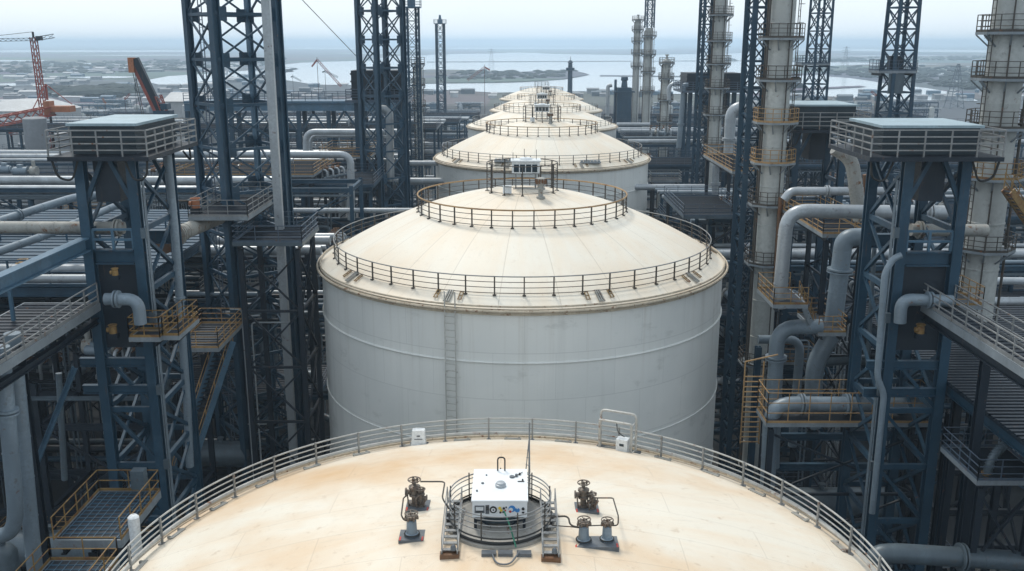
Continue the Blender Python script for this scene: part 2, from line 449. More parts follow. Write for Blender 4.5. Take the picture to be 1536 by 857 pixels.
# ------------------------------------------------------------------ instrument cabinet on the front dome
zc0 = dome(T0[0], T0[1])
cx, cy = -.42, 30.85
cab = thing('instrument_cabinet', 'white steel instrument cabinet with gauges on its front, inside the round guard rail', 'cabinet', (cx, cy, zc0 + .03))
hx = .94; y0, y1 = cy - 1.2, cy + 1.2; zb, zt = zc0 + .50, zc0 + 1.12
b = B(); b.box(cx - hx, cx + hx, y0, y1, zb, zt); b.box(cx - hx - .03, cx + hx + .03, y0 - .04, y1 + .03, zt - .035, zt + .025)
b.build('body', M['cabinet_white'], cab, 30)
b = B()
for sx in (-1, 1):
    for sy in (-1, 1): b.box(cx + sx * (hx - .1) - .05, cx + sx * (hx - .1) + .05, (y0 if sy < 0 else y1) - sy * .1 - .05, (y0 if sy < 0 else y1) - sy * .1 + .05, zc0 - .05, zb - .003)
b.bar((cx - hx + .1, y0 + .1, zb - .18), (cx + hx - .1, y0 + .1, zb - .18), .05); b.bar((cx - hx + .1, y0 + .1, zb - .05), (cx - .3, y0 + .1, zb - .42), .04)
b.bar((cx + hx - .1, y0 + .1, zb - .05), (cx + .3, y0 + .1, zb - .42), .04)
b.build('support_frame', M['steel_dark'], cab)
b = B(); b.box(cx - .55, cx + .62, y0 + .3, y1 - .3, zb - .40, zb - .01); b.build('underside_equipment', M['pipe_dark'], cab)
fy = y0 - .004
def disc(x, z, r, mt, nm, d=.02, n=20):
    b = B(); o = [(x + r * cos(2 * pi * k / n), fy - d, z + r * sin(2 * pi * k / n)) for k in range(n)]
    i_ = [(p[0], fy, p[2]) for p in o]; b.add(o + i_, [tuple(range(n))] + [(k, (k + 1) % n + 0, (k + 1) % n + n, k + n) for k in range(n)])
    return b.build(nm, M[mt], cab, 40)
def plate(x0, x1, z0, z1, mt, nm, d=.012):
    b = B(); b.box(x0, x1, fy - d, fy, z0, z1); return b.build(nm, M[mt], cab)
zp = (zb + zt) / 2 - .02
plate(cx - .86, cx - .52, zp - .13, zp + .15, 'plinth', 'display_frame'); plate(cx - .82, cx - .56, zp - .03, zp + .10, 'white', 'display_face', .016)
plate(cx - .80, cx - .58, zp - .10, zp - .06, 'black', 'display_strip', .017)
plate(cx - .49, cx - .36, zp - .16, zp + .17, 'plinth', 'breaker_plate'); plate(cx - .47, cx - .38, zp - .02, zp + .12, 'glass', 'breaker_window', .016)
disc(cx - .22, zp, .125, 'black', 'gauge', .03); disc(cx - .22, zp, .075, 'white', 'gauge_face', .034); disc(cx - .22, zp, .03, 'black', 'gauge_hub', .04)
for (dx, dz, s, mt) in ((.0, .06, .05, 'yellowpaint'), (.05, -.02, .045, 'yellowpaint'), (.02, -.10, .035, 'black'), (.14, .05, .04, 'black'), (.19, -.03, .03, 'redpaint'), (.12, -.09, .03, 'black'), (.22, .09, .025, 'black')):
    disc(cx + dx, zp + dz, s, mt, 'switch', .035, 10)
disc(cx + .42, zp + .03, .12, 'blue', 'round_sticker', .010); disc(cx + .38, zp + .0, .07, 'white', 'sticker_patch', .013); disc(cx + .36, zp - .07, .045, 'redpaint', 'sticker_patch', .014)
disc(cx + .60, zp - .02, .085, 'blue', 'round_sticker', .010); disc(cx + .60, zp + .05, .03, 'white', 'sticker_patch', .013)
disc(cx + .80, zp + .03, .05, 'black', 'lock', .03); plate(cx + .76, cx + .84, zp - .14, zp - .08, 'black', 'latch', .02)
b = B(); b.lathe([(.19, zt + .03), (.19, zt + .11), (.15, zt + .13), (.15, zt + .17), (.05, zt + .19)], cx + .02, cy - .15, 20, False, True); b.build('vent_cap', M['pipe'], cab)
for (dx, dy, s, hgt, mt) in ((-.62, .05, .05, .04, 'plinth'), (-.8, -.55, .035, .05, 'plinth'), (.42, .55, .09, .05, 'plinth'), (.58, .62, .05, .09, 'plinth'), (.70, .75, .04, .07, 'black'), (.80, .30, .03, .05, 'black'), (-.5, .7, .03, .04, 'plinth')):
    b = B(); b.lathe([(s, zt + .026), (s, zt + .026 + hgt)], cx + dx, cy + dy, 10, False, True); b.build('lid_fitting', M[mt], cab)
b = B(); b.path([(cx + .62, cy + .18, zt + .05), (cx + .86, cy + .18, zt + .05)], .018, 6); b.path([(cx + .5, cy + .5, zt + .06), (cx + .8, cy + .9, zt + .06)], .015, 6)
b.build('lid_fitting', M['black'], cab); b = B(); b.path([(cx - .1, y1 - .1, zt), (cx - .1, y1 - .1, zt + .55), (cx + .16, y1 - .1, zt + .55), (cx + .16, y1 - .1, zt)], .028, 8, .12); b.build('pipe_loop', M['black'], cab)
# tall mast behind the cabinet
b = B(); mx, my = cx + hx + .1, y1 + .25; mz = dome(mx, my)
b.bar((mx, my, mz), (mx + .02, my, mz + 3.0), .055); b.bar((mx - .2, my + .12, mz), (mx, my, mz + 2.3), .035); b.bar((mx + .06, my + .2, mz), (mx + .02, my, mz + 2.6), .03)
for k in range(6): b.bar((mx - .02 - .17 * (1 - k / 7), my + .1 * (1 - k / 7), mz + .4 + k * .3), (mx + .01, my, mz + .4 + k * .3), .02)
one('antenna_mast', 'thin braced mast standing behind the white instrument cabinet', 'mast', b, M['rail'])

# round guard rail on its pad
gx, gy, gr = T0[0] + .05, 30.45, 1.78
gp = thing('round_guard_platform', 'round railed platform pad encircling the instrument cabinet on the stained dome', 'platform', (gx, gy, zc0))
b = B(); b.lathe([(gr + .16, dome(gx + gr, gy) - .12), (gr + .16, zc0 + .02), (.02, zc0 + .03)], gx, gy, 48); b.build('pad', M['pad'], gp)
b = B()
b.hoop(gx, gy, zc0 + .08, gr + .06, .05, 64, 8); b.hoop(gx, gy, zc0 + .22, gr + .02, .03, 64, 8); b.build('base_ring', M['black'], gp)
b = B()
for k in (.48, .68, .88): b.hoop(gx, gy, zc0 + k, gr, .018, 64, 6)
b.hoop(gx, gy, zc0 + 1.02, gr, .024, 64, 6)
gl = b.build('railing', M['rail'], gp)
b = B()
for i in range(9):
    a = 2 * pi * (i + .25) / 9; p = Vector((gx + gr * cos(a), gy + gr * sin(a), zc0)); b = B(); b.bar(p, p + Vector((0, 0, 1.12)), .045); b.build('post', M['rail_dark'], gl)
def step_ladder(x, ya, yb, lab):
    za, zb_ = dome(x, ya) + .14, dome(x, yb) + .34
    t = thing('step_ladder', lab, 'ladder', (x, ya, dome(x, ya)))
    b = B(); hw = .26
    for s in (-hw, hw): b.bar((x + s, ya, za + .06), (x + s, yb, zb_ + .06), .05, .11)
    n = 9
    for i in range(n): 
        q = (i + .5) / n; b.bar((x - hw, ya + (yb - ya) * q, za + (zb_ - za) * q + .06), (x + hw, ya + (yb - ya) * q, za + (zb_ - za) * q + .06), .15, .035)
    b.build('treads', M['rail'], t)
    b = B(); b.box(x - hw - .06, x + hw + .06, ya - .06, ya + .22, za - .24, za + .0); b.build('foot_block', M['rust'], t)
    b = B(); 
    for s in (-hw, hw):
        b.path([(x + s, ya + .1, za), (x + s, ya + .12, za + .55), (x + s, yb - .1, zb_ + .62), (x + s, yb - .1, zb_)], .018, 6, .15)
    b.build('handrail', M['rail'], t)
    b = B(); b.lathe([(.09, za + .12), (.09, za + .24), (.04, za + .30)], x + .12, ya + .08, 10, False, True); b.build('valve_knob', M['plinth'], t)
step_ladder(-2.06, 28.15, 31.4, 'short step ladder across the guard ring on the valve pair with the worn bronze side')
step_ladder(1.28, 28.0, 31.3, 'short step ladder across the guard ring beside the twin bollard valve plate')
b = B()
for s in (-.55, .0, .62): 
    z0 = dome(gx + s, 28.25); b.box(gx + s - .24 + .2, gx + s + .24 + .2, 28.15, 28.4, z0 - .02, z0 + .10)
b.path([(gx - .25, 28.2, dome(gx, 28.2) + .12), (gx - .1, 27.7, dome(gx, 27.7) + .05), (gx + .35, 27.65, dome(gx, 27.7) + .05), (gx + .65, 28.2, dome(gx, 28.2) + .12)], .03, 8, .3)
one('hose_clamp', 'low pipe clamps with a looped black hose at the front of the guard ring', 'pipe clamp', b, M['plinth'])
b = B(); b.path([(gx + .55, 28.35, zc0 + .1), (gx + .36, 28.9, zc0 + .55), (gx + .15, 29.25, zc0 + .95)], .028, 8, .3)
one('green_hose', 'green hose leaning over the guard rail in front of the cabinet', 'hose', b, M['green'])

# valve stands
def wheel(b, x, y, z, r):
    b.hoop(x, y, z, r, .022, 18, 6)
    for k in range(4): a = k * pi / 2 + .3; b.bar((x, y, z - .01), (x + r * cos(a), y + r * sin(a), z), .025)
def valve(p, label, big=(('v', 0, 0, 1.0),), pw=.9, pd=.75, side=1):
    t = thing('valve_stand', label, 'valve', p)
    b = B(); b.box(p.x - pw / 2, p.x + pw / 2, p.y - pd / 2, p.y + pd / 2, p.z - .15, p.z + .06); b.build('base_plate', M['plinth'], t)
    b = B()
    for s in (-1, 1): b.box(p.x + s * (pw / 2 - .05) - .03, p.x + s * (pw / 2 - .05) + .03, p.y - pd / 2 - .003, p.y - pd / 2 + .25, p.z + .062, p.z + .07)
    b.build('corner_mark', M['redpaint'], t)
    for kind, dx, dy, s in big:
        x, y, z = p.x + dx, p.y + dy, p.z + .063
        if kind == 'v':      # bollard valve
            b = B(); b.lathe([(.24 * s, z), (.24 * s, z + .07 * s), (.19 * s, z + .10 * s), (.165 * s, z + .55 * s), (.13 * s, z + .58 * s)], x, y, 20, False, True); b.build('body', M['pipe_blue'], t)
            b = B(); b.hoop(x, y, z + .06 * s, .25 * s, .03 * s, 20, 6); b.build('collar', M['black'], t)
            b = B(); b.lathe([(.10 * s, z + .58 * s), (.10 * s, z + .66 * s), (.16 * s, z + .67 * s), (.16 * s, z + .72 * s), (.05 * s, z + .74 * s), (.04 * s, z + .85 * s)], x, y, 14, False, True)
            wheel(b, x, y, z + .82 * s, .22 * s); b.bar((x - .25 * s, y - .06, z + .64 * s), (x + .25 * s, y - .03, z + .66 * s), .07 * s)
            for k in range(6): a = k * pi / 3; b.box(x + .2 * s * cos(a) - .03, x + .2 * s * cos(a) + .03, y + .2 * s * sin(a) - .03, y + .2 * s * sin(a) + .03, z + .60 * s, z + .74 * s)
            b.build('handwheel', M['valve'], t)
        else:                # gate valve with bonnet
            b = B(); b.lathe([(.22 * s, z), (.22 * s, z + .06), (.11 * s, z + .08), (.11 * s, z + .30 * s), (.20 * s, z + .32 * s), (.20 * s, z + .38 * s), (.15 * s, z + .40 * s), (.15 * s, z + .60 * s), (.21 * s, z + .61 * s), (.21 * s, z + .67 * s), (.06 * s, z + .72 * s), (.05 * s, z + .95 * s)], x, y, 14, False, True)
            b.tube((x - .30 * s, y, z + .45 * s), (x + .30 * s, y, z + .45 * s), .09 * s, 10); b.tube((x - .33 * s, y, z + .45 * s), (x - .27 * s, y, z + .45 * s), .15 * s, 12); b.tube((x + .27 * s, y, z + .45 * s), (x + .33 * s, y, z + .45 * s), .15 * s, 12)
            b.bar((x + .1 * s, y - .1, z + .1), (x + .28 * s, y - .22, z + .40), .07); b.path([(x - .2 * s, y - .15, z), (x - .25 * s, y - .15, z + .5 * s), (x - .05, y - .1, z + .62 * s)], .03, 6, .1)
            b.build('gate_body', M['valve'], t)
            b = B(); wheel(b, x, y, z + .92 * s, .22 * s)
            for k in range(3): a = k * 2.1; b.box(x + .1 * cos(a) - .03, x + .1 * cos(a) + .04, y + .1 * sin(a) - .03, y + .1 * sin(a) + .03, z + .80 * s, z + 1.0 * s)
            b.build('handwheel', M['valve'], t)
    return t
vA = on_dome(627, 760); vB = on_dome(618, 805); vC = on_dome(880, 763); vD = on_dome(894, 815)
valve(vA, 'larger gate valve cluster on a grey plate, joined by pipe to the single bollard valve', (('g', -.12, .1, 1.05), ('g', .12, -.05, .72)), .86, .85)
valve(vB, 'single grey bollard valve with worn handwheel on a red cornered plate', (('v', 0, 0, 1.0),), .86, .75)
valve(vC, 'pair of small gate valves on a grey plate above the twin bollard plate', (('g', -.12, .1, 1.0), ('g', .2, -.08, .62)), .86, .8)
valve(vD, 'twin grey bollard valves sharing one wide red cornered plate', (('v', -.42, .05, 1.0), ('v', .38, .12, .92)), 1.5, .75)
def lift(px, py, h): p = on_dome(px, py); p.z = dome(p.x, p.y) + h; return p
gl_ = Vector((gx - gr, gy - .2, zc0 + .5)); gr_ = Vector((gx + gr, gy - .6, zc0 + .4))
one('connecting_pipe', 'thin dark pipe running from the bronze gate valve to the guard ring', 'pipe',
    B().path([vA + Vector((.1, .1, .95)), vA + Vector((1.0, .1, .95)), gl_ + Vector((-.25, .2, .3)), gl_], .028, 8, .2), M['rail_dark'])
one('connecting_pipe', 'bent thin pipe linking the bronze gate valve to the single bollard valve', 'pipe',
    B().path([vA + Vector((-.35, -.05, .5)), vA + Vector((-.5, -.2, .45)), vB + Vector((-.36, .1, .75)), vB + Vector((-.25, .0, .6)), vB + Vector((0, 0, .62))], .028, 8, .15), M['rail_dark'])
one('connecting_pipe', 'pair of thin pipes from the guard ring down to the twin bollard plate', 'pipe',
    B().path([gr_, gr_ + Vector((.6, .0, .05)), vD + Vector((-.9, .1, .6)), vD + Vector((-.45, .05, .55))], .032, 8, .3).path([gr_ + Vector((0, -.4, -.1)), vD + Vector((-.75, .2, .5)), vD + Vector((-.45, .1, .5))], .02, 8, .2), M['rail_dark'])
one('connecting_pipe', 'thin bent pipe joining the small gate valve pair to the twin bollard valves', 'pipe',
    B().path([vC + Vector((.25, -.05, .45)), vC + Vector((.95, -.05, .45)), vD + Vector((.75, .12, .95)), vD + Vector((.75, .12, .6)), vD + Vector((.42, .12, .6))], .025, 8, .12).tube(vD + Vector((-.4, .05, .62)), vD + Vector((.38, .12, .62)), .02, 6), M['rail_dark'])

# things at the rail of the front tank
def on_rail(ang, rr=R - .75):
    x, y = T0[0] + rr * cos(ang), T0[1] + rr * sin(ang); return Vector((x, y, dome(x, y)))
a = radians(107.5); p = on_rail(a, R - .55)
jb = thing('junction_box', 'small white junction box on the dome edge by the pale guard rail', 'junction box', p)
b = B(); b.add([(p.x - .36, p.y - .25, p.z), (p.x + .36, p.y - .25, p.z), (p.x + .36, p.y + .25, p.z), (p.x - .36, p.y + .25, p.z),
               (p.x - .30, p.y - .15, p.z + .8), (p.x + .30, p.y - .15, p.z + .8), (p.x + .30, p.y + .2, p.z + .8), (p.x - .30, p.y + .2, p.z + .8)],
              [(3, 2, 1, 0), (4, 5, 6, 7), (0, 1, 5, 4), (1, 2, 6, 5), (2, 3, 7, 6), (3, 0, 4, 7)]); b.build('housing', M['white'], jb)
b = B(); b.box(p.x - .45, p.x + .45, p.y - .34, p.y + .3, p.z - .12, p.z + .02); b.build('mounting_plate', M['plinth'], jb)
b = B(); b.box(p.x - .08, p.x + .08, p.y - .215, p.y - .19, p.z + .5, p.z + .56); b.box(p.x - .2, p.x + .2, p.y - .24, p.y - .215, p.z + .36, p.z + .39); b.build('latch', M['plinth'], jb)
a = radians(66.0); p = on_rail(a, R - .55); w = Vector((sin(a), -cos(a), 0)); inn = Vector((-cos(a), -sin(a), 0)); up = Vector((0, 0, 1))
gt = thing('rail_gate', 'tall pale pipe gate frame in the rail round the stained dome', 'gate', p)
b = B()
b.path([p - w * .85, p - w * .85 + up * 1.95, p + w * .95 + up * 1.95, p + w * .95], .06, 8, .25)
b.path([p - w * .75 + inn * .45, p - w * .75 + inn * .45 + up * 1.6, p + w * .85 + inn * .45 + up * 1.6, p + w * .85 + inn * .45], .06, 8, .12)
for s in (-.8, .9):
    for z in (.1, .8, 1.55): b.bar(p + w * s + up * z, p + w * s + inn * .45 + up * z, .05)
b.build('frame', M['rail_white'], gt)
b = B(); b.bar(p - w * 1.0 + inn * .3 + up * .02, p + w * 1.2 + inn * .3 + up * .02, .9, .08); b.build('sill_plate', M['plinth'], gt)
b = B(); b.path([p + w * .1 + inn * .45 + up * 1.55, p + w * .15 + inn * .45 + up * 1.1, p + w * .5 + inn * .42 + up * .9], .025, 6, .2); b.build('cable', M['black'], gt)
q = p + w * .42 + inn * .42
mb = thing('meter_box', 'white meter box standing inside the pipe gate frame on the dome edge', 'meter box', q)
b = B(); b.bar(q - w * .28 + up * .42, q + w * .28 + up * .42, .42, .78); b.build('housing', M['white'], mb)
b = B(); b.bar(q - w * .10 + inn * .222 + up * .55, q + w * .12 + inn * .222 + up * .55, .02, .12); b.build('gauge_window', M['glass'], mb)
vp = Vector((-15.35, 35.0, 0)); b = B(); b.lathe([(.22, 0), (.22, 21.9), (.225, 21.9), (.225, 22.35), (.14, 22.44), (.02, 22.46)], vp.x, vp.y, 20)
one('vent_pipe', 'white capped vent pipe rising just outside the rail of the stained dome', 'vent pipe', b, M['white'])

# cabins at the crowns of the other tanks
def crown(tx, ty, zr, labc, labv, glab=None):
    z = zr + 4.85
    t = thing('roof_cabin', labc, 'cabin', (tx, ty, z))
    b = B()
    for sx in (-.7, .7):
        for sy in (-.45, .45): b.bar((tx + sx, ty + sy, z), (tx + sx, ty + sy, z + 1.15), .09)
    b.bar((tx - .9, ty - .6, z + .55), (tx + .9, ty - .6, z + .55), .06); b.bar((tx - .9, ty - .6, z + .1), (tx + .9, ty - .6, z + .1), .06)
    b.build('stand', M['rail'], t)
    b = B(); b.box(tx - .98, tx + .98, ty - .65, ty + .65, z + 1.15, z + 2.0); b.box(tx - 1.06, tx + 1.06, ty - .75, ty + .72, z + 2.0, z + 2.10)
    b.lathe([(.5, z + 2.10), (.42, z + 2.22), (.1, z + 2.28)], tx, ty, 16); b.build('housing', M['white'], t)
    for k in range(4):
        b = B(); b.box(tx - .84 + k * .43, tx - .84 + k * .43 + .36, ty - .662, ty - .64, z + 1.28, z + 1.82); b.build('window', M['glass'], t)
    b = B()
    for dx, hh in ((-.9, .5), (-.1, .75), (.75, .7)): b = B(); b.bar((tx + dx, ty, z + 2.1), (tx + dx, ty, z + 2.1 + hh), .04); b.build('antenna', M['rail_dark'], t)
    vx, vy = tx + 1.0, ty - 2.85
    v = thing('relief_valve', labv, 'valve', (vx, vy, zr + roof_h(2.9, 4.95, 1.8)))
    zz = zr + roof_h(2.9, 4.95, 1.8)
    b = B(); b.lathe([(.30, zz - .05), (.30, zz + .08), (.17, zz + .12), (.17, zz + .55), (.3, zz + .57), (.3, zz + .68), (.2, zz + .72), (.22, zz + 1.15), (.34, zz + 1.2), (.34, zz + 1.34), (.1, zz + 1.4)], vx, vy, 16, False, True); b.build('body', M['pipe_worn'], v)
    b = B()
    for k in range(10): a = k * .63; b.box(vx + .33 * cos(a) - .06, vx + .33 * cos(a) + .06, vy + .33 * sin(a) - .06, vy + .33 * sin(a) + .06, zz + .95 + .04 * (k % 3), zz + 1.3)
    b.build('bolt_crown', M['rust'], v)
    b = B(); b.box(tx - 1.6, tx - 1.0, ty - 2.2, ty - 1.9, z + .0, z + .55); one('control_box', 'small pale control box beside ' + glab, 'control box', b, M['white'])
crown(T1[0] + .25, T1[1], 26, 'white cabin with dark windows at the crown of the tank with the wall ladder', 'knobbly rusty relief valve before the crown rail of the tank with the wall ladder', 'the cabin of the tank with the wall ladder')
crown(T2[0], T2[1], 26, 'white cabin at the crown of the second roof in the row', 'rusty relief valve before the crown of the second roof in the row', 'the cabin of the second roof in the row')
crown(5.8, 186, 24.5, 'white cabin on the third roof in the row, small with distance', 'rusty relief valve on the third roof in the row', 'the cabin of the third roof in the row')
crown(8.8, 250, 23.1, 'tiny white cabin on the fourth roof in the row', 'tiny rusty relief valve on the fourth roof in the row', 'the cabin of the fourth roof in the row')
for sx, lab in ((-4.9, 'slatted pale louvre plate lying on the second roof where the left seams meet the rail'), (5.6, 'pale louvre plate lying behind the front rail of the second roof, right of the crown')):
    b = B(); yy = T2[1] - 12.0; zz = 26 + roof_h(sqrt(sx * sx + 144), 4.95, 1.8) + .1
    b.box(T2[0] + sx - 1.3, T2[0] + sx + 1.3, yy - .5, yy + .5, zz - .1, zz + .05)
    for k in range(6): b.box(T2[0] + sx - 1.2 + k * .42, T2[0] + sx - .9 + k * .42, yy - .45, yy + .45, zz + .05, zz + .25)
    one('roof_louvre', lab, 'louvre', b, M['pipe'])
# ------------------------------------------------------------------ plant elements
UP = Vector((0, 0, 1))
def rot(cx, cy, x, y, yaw):
    return (cx + x * cos(yaw) - y * sin(yaw), cy + x * sin(yaw) + y * cos(yaw))
def lattice_tower(label, cx, cy, z0, z1, w, yaw, seg, leg, mat='steel', w1=None, tube=False, ladder=False, name='lattice_tower', cat='tower', group=None, d=None, brace=None, single=None, top=False):
    w1 = w1 or w; d = d or w
    t = thing(name, label, cat, (cx, cy, z0), group)
    def cnr(k, z):
        q = (z - z0) / (z1 - z0); ww = w + (w1 - w) * q; dd = d * (ww / w)
        sx, sy = ((-1, -1), (1, -1), (1, 1), (-1, 1))[k]
        x, y = rot(cx, cy, sx * ww / 2, sy * dd / 2, yaw); return Vector((x, y, z))
    for k in range(4):
        b = B()
        lg = leg * (single[k] if single else 1)
        if tube: b.tube(cnr(k, z0), cnr(k, z1), lg / 2, 10)
        else: b.ibeam(cnr(k, z0), cnr(k, z1), lg, lg * 1.05, lg * .17, up=(sin(yaw), cos(yaw), 0))
        b.build('leg', M[mat if not (single and single[k] < .9) else 'steel_light'], t)
    br = (brace or leg * .42) * .78
    n = max(1, round((z1 - z0) / seg)); b = B(); hb = b
    for i in range(n):
        za = z0 + (z1 - z0) * i / n; zb = z0 + (z1 - z0) * (i + 1) / n
        for k in range(4):
            a0, b0, a1, b1 = cnr(k, za), cnr((k + 1) % 4, za), cnr(k, zb), cnr((k + 1) % 4, zb)
            hb.bar(a1, b1, br * 1.15, br * 1.3)
            if w > 3:
                for (e, f_) in ((a1, b1), (b1, a1)):
                    g_ = e.lerp(f_, leg / w * 1.1); b.bar(g_ - UP * leg * .9, g_ + UP * leg * .9, .03, leg * 1.3, up=(f_ - e))
            b.bar(a0, b1, br * .8, br * .8); b.bar(b0, a1, br * .8, br * .8)
    b.build('lattice', M[mat], t)
    if ladder:
        b = B(); p = cnr(0, z0).lerp(cnr(3, z0), .5); q = cnr(0, z1).lerp(cnr(3, z1), .5)
        o = (cnr(3, z0) - cnr(0, z0)).normalized() * .28
        for s in (-1, 1): b.bar(p + o * s, q + o * s, .06)
        m = int((z1 - z0) / .5)
        for i in range(m): r_ = p.lerp(q, i / m); b.bar(r_ - o, r_ + o, .04)
        b.build('ladder', M['rail_navy'], t)
    if top:
        b = B(); c0 = (cnr(0, z1) + cnr(2, z1)) / 2; ww = w1
        b.box(c0.x - ww * .8, c0.x + ww * .8, c0.y - ww * .8, c0.y + ww * .8, z1, z1 + .15)
        b.lathe([(ww * .35, z1 + .15), (ww * .35, z1 + 1.3), (ww * .2, z1 + 1.4), (ww * .12, z1 + 2.6)], c0.x, c0.y, 10, False, True)
        h = B(); s = ww * .8
        railing(h, h, [(c0.x - s, c0.y - s, z1 + .15), (c0.x + s, c0.y - s, z1 + .15), (c0.x + s, c0.y + s, z1 + .15), (c0.x - s, c0.y + s, z1 + .15)], closed=True, r=.03)
        b.build('lantern', M['steel_light'], t); h.build('railing', M['rail_navy'], t)
    return t
def ring_platform(t, x, y, z, r, over, railmat='rail_dark', sides=8, h=1.05, under=True, edge='deck_edge'):
    pf = B(); ro = r + over
    pf.lathe([(r + .02, z), (ro, z), (ro, z - .16), (r + .02, z - .16)], x, y, sides, phase=pi / sides)
    if under:
        for k in range(sides):
            a = 2 * pi * k / sides + pi / sides
            pf.bar((x + ro * .97 * cos(a), y + ro * .97 * sin(a), z - .17), (x + r * cos(a), y + r * sin(a), z - .9), .09)
    p = pf.build('platform', M[edge], t)
    b = B(); pts = [(x + (ro - .05) * cos(2 * pi * k / sides + pi / sides), y + (ro - .05) * sin(2 * pi * k / sides + pi / sides), z) for k in range(sides)]
    railing(b, b, pts, h=h, step=.75, r=.026, closed=True, toe=.15)
    b.build('railing', M[railmat], p)
    return p
def column(label, x, y, z0, z1, r, plats, over=.75, mats=None, ladder_side=1, group=None, cap=False, pipes=True, name='distillation_column'):
    t = thing(name, label, 'column', (x, y, z0), group)
    prof = []; z = z0
    prof = [(r * 1.25, z0), (r * 1.25, z0 + .3), (r, z0 + .32)]
    k = z0 + 2.2
    while k < z1 - .4:
        prof += [(r, k), (r * 1.035, k + .02), (r * 1.035, k + .12), (r, k + .14)]; k += 3.1
    prof += [(r, z1)]
    if cap: prof += [(r * .9, z1 + .25 * r), (r * .6, z1 + .45 * r), (r * .25, z1 + .55 * r), (r * .25, z1 + r * 1.3), (r * .45, z1 + r * 1.32), (r * .45, z1 + r * 1.6)]
    b = B(); b.lathe(prof, x, y, 22, False, True); b.build('shell', M['column'], t, 35)
    for i, z in enumerate(plats):
        ring_platform(t, x, y, z, r, over, (mats or {}).get(i, 'rail_dark'))
    b = B(); lx = x + ladder_side * (r + .22); ly = y - r * .35
    for s in (-.25, .25): b.bar((lx, ly + s, z0), (lx, ly + s, z1), .05)
    n = int((z1 - z0) / .45)
    for i in range(n): b.bar((lx, ly - .25, z0 + i * .45), (lx, ly + .25, z0 + i * .45), .035)
    for i in range(0, n, 3):
        zc = z0 + i * .45; a0 = -pi / 2 if ladder_side > 0 else pi / 2
        b.hoop(lx + ladder_side * .02, ly, zc, .36, .02, 8, 4, a0, a0 + pi)
    b.build('caged_ladder', M['rail_dark'], t)
    if pipes:
        b = B(); s = -ladder_side
        for dx, dy, rr in ((.16, -.45, .09), (.12, .3, .06), (-r * .4, -.16 - r * .9, .05)):
            px, py = x + s * (r + dx) if dx > 0 else x + s * dx, y + dy
            b.path([(px, py, z0), (px, py, z1 - .6), (x, y, z1 - .6)] if dx > 0 else [(px, py, z0), (px, py, z1 - 1.5)], rr, 8, .4)
        b.build('riser_pipe', M['rail_dark'], t)
    return t
def deck_box(t, x0, x1, y0, y1, z, railmat='rail', h=1.1, sides='flrb', step=1.5, edge='deck_edge', slats=True, th=.22, nrails=3, toe=.14):
    b = B(); b.box(x0 + .05, x1 - .05, y0 + .05, y1 - .05, z - .10, z)
    if slats:
        n = int((y1 - y0) / .55)
        for i in range(n): b.box(x0 + .12, x1 - .12, y0 + .2 + i * .55, y0 + .28 + i * .55, z, z + .05)
    b.build('deck', M['deck'], t)
    b = B()
    b.box(x0 - .03, x1 + .03, y0 - .03, y0 + .05, z - th, z + .03); b.box(x0 - .03, x1 + .03, y1 - .05, y1 + .03, z - th, z + .03)
    b.box(x0 - .03, x0 + .05, y0 + .052, y1 - .052, z - th, z + .03); b.box(x1 - .05, x1 + .03, y0 + .052, y1 - .052, z - th, z + .03)
    b.build('edge_beam', M[edge], t)
    if sides:
        b = B(); c = {'f': ((x0, y0), (x1, y0)), 'r': ((x1, y0), (x1, y1)), 'b': ((x1, y1), (x0, y1)), 'l': ((x0, y1), (x0, y0))}
        for s in sides:
            p, q = c[s]; railing(b, b, [(p[0], p[1], z + .03), (q[0], q[1], z + .03)], h=h, step=step, toe=toe, rails=nrails)
        b.build('railing', M[railmat], t)
def deck(label, x0, x1, y0, y1, z, railmat='rail', legs=None, brace_to=None, name='access_platform', cat='platform', group=None, mat='steel_dark', **kw):
    t = thing(name, label, cat, ((x0 + x1) / 2, (y0 + y1) / 2, z - .3), group)
    deck_box(t, x0, x1, y0, y1, z, railmat, **kw)
    b = B(); n = max(2, int((x1 - x0) / 2.2) + 1)
    for i in range(n):
        x = x0 + .3 + (x1 - x0 - .6) * i / (n - 1); b.ibeam((x, y0 + .07, z - .36), (x, y1 - .07, z - .36), .16, .26)
    b.build('joist', M[mat], t)
    if legs is not None:
        for sx in (x0 + .4, x1 - .4):
            for sy in (y0 + .4, y1 - .4):
                b = B(); b.ibeam((sx, sy, legs), (sx, sy, z - .5), .32, .34); b.build('leg', M[mat], t)
        b = B()
        for (p, q) in (((x0 + .4, y0 + .4), (x1 - .4, y0 + .4)), ((x1 - .4, y0 + .4), (x1 - .4, y1 - .4))):
            zz = z - .8
            while zz - 4 > legs:
                b.bar((p[0], p[1], zz), (q[0], q[1], zz - 4), .12); b.bar((q[0], q[1], zz), (p[0], p[1], zz - 4), .12); b.bar((p[0], p[1], zz - 4), (q[0], q[1], zz - 4), .16); zz -= 4
        if b.v: b.build('lattice', M[mat], t)
    return t
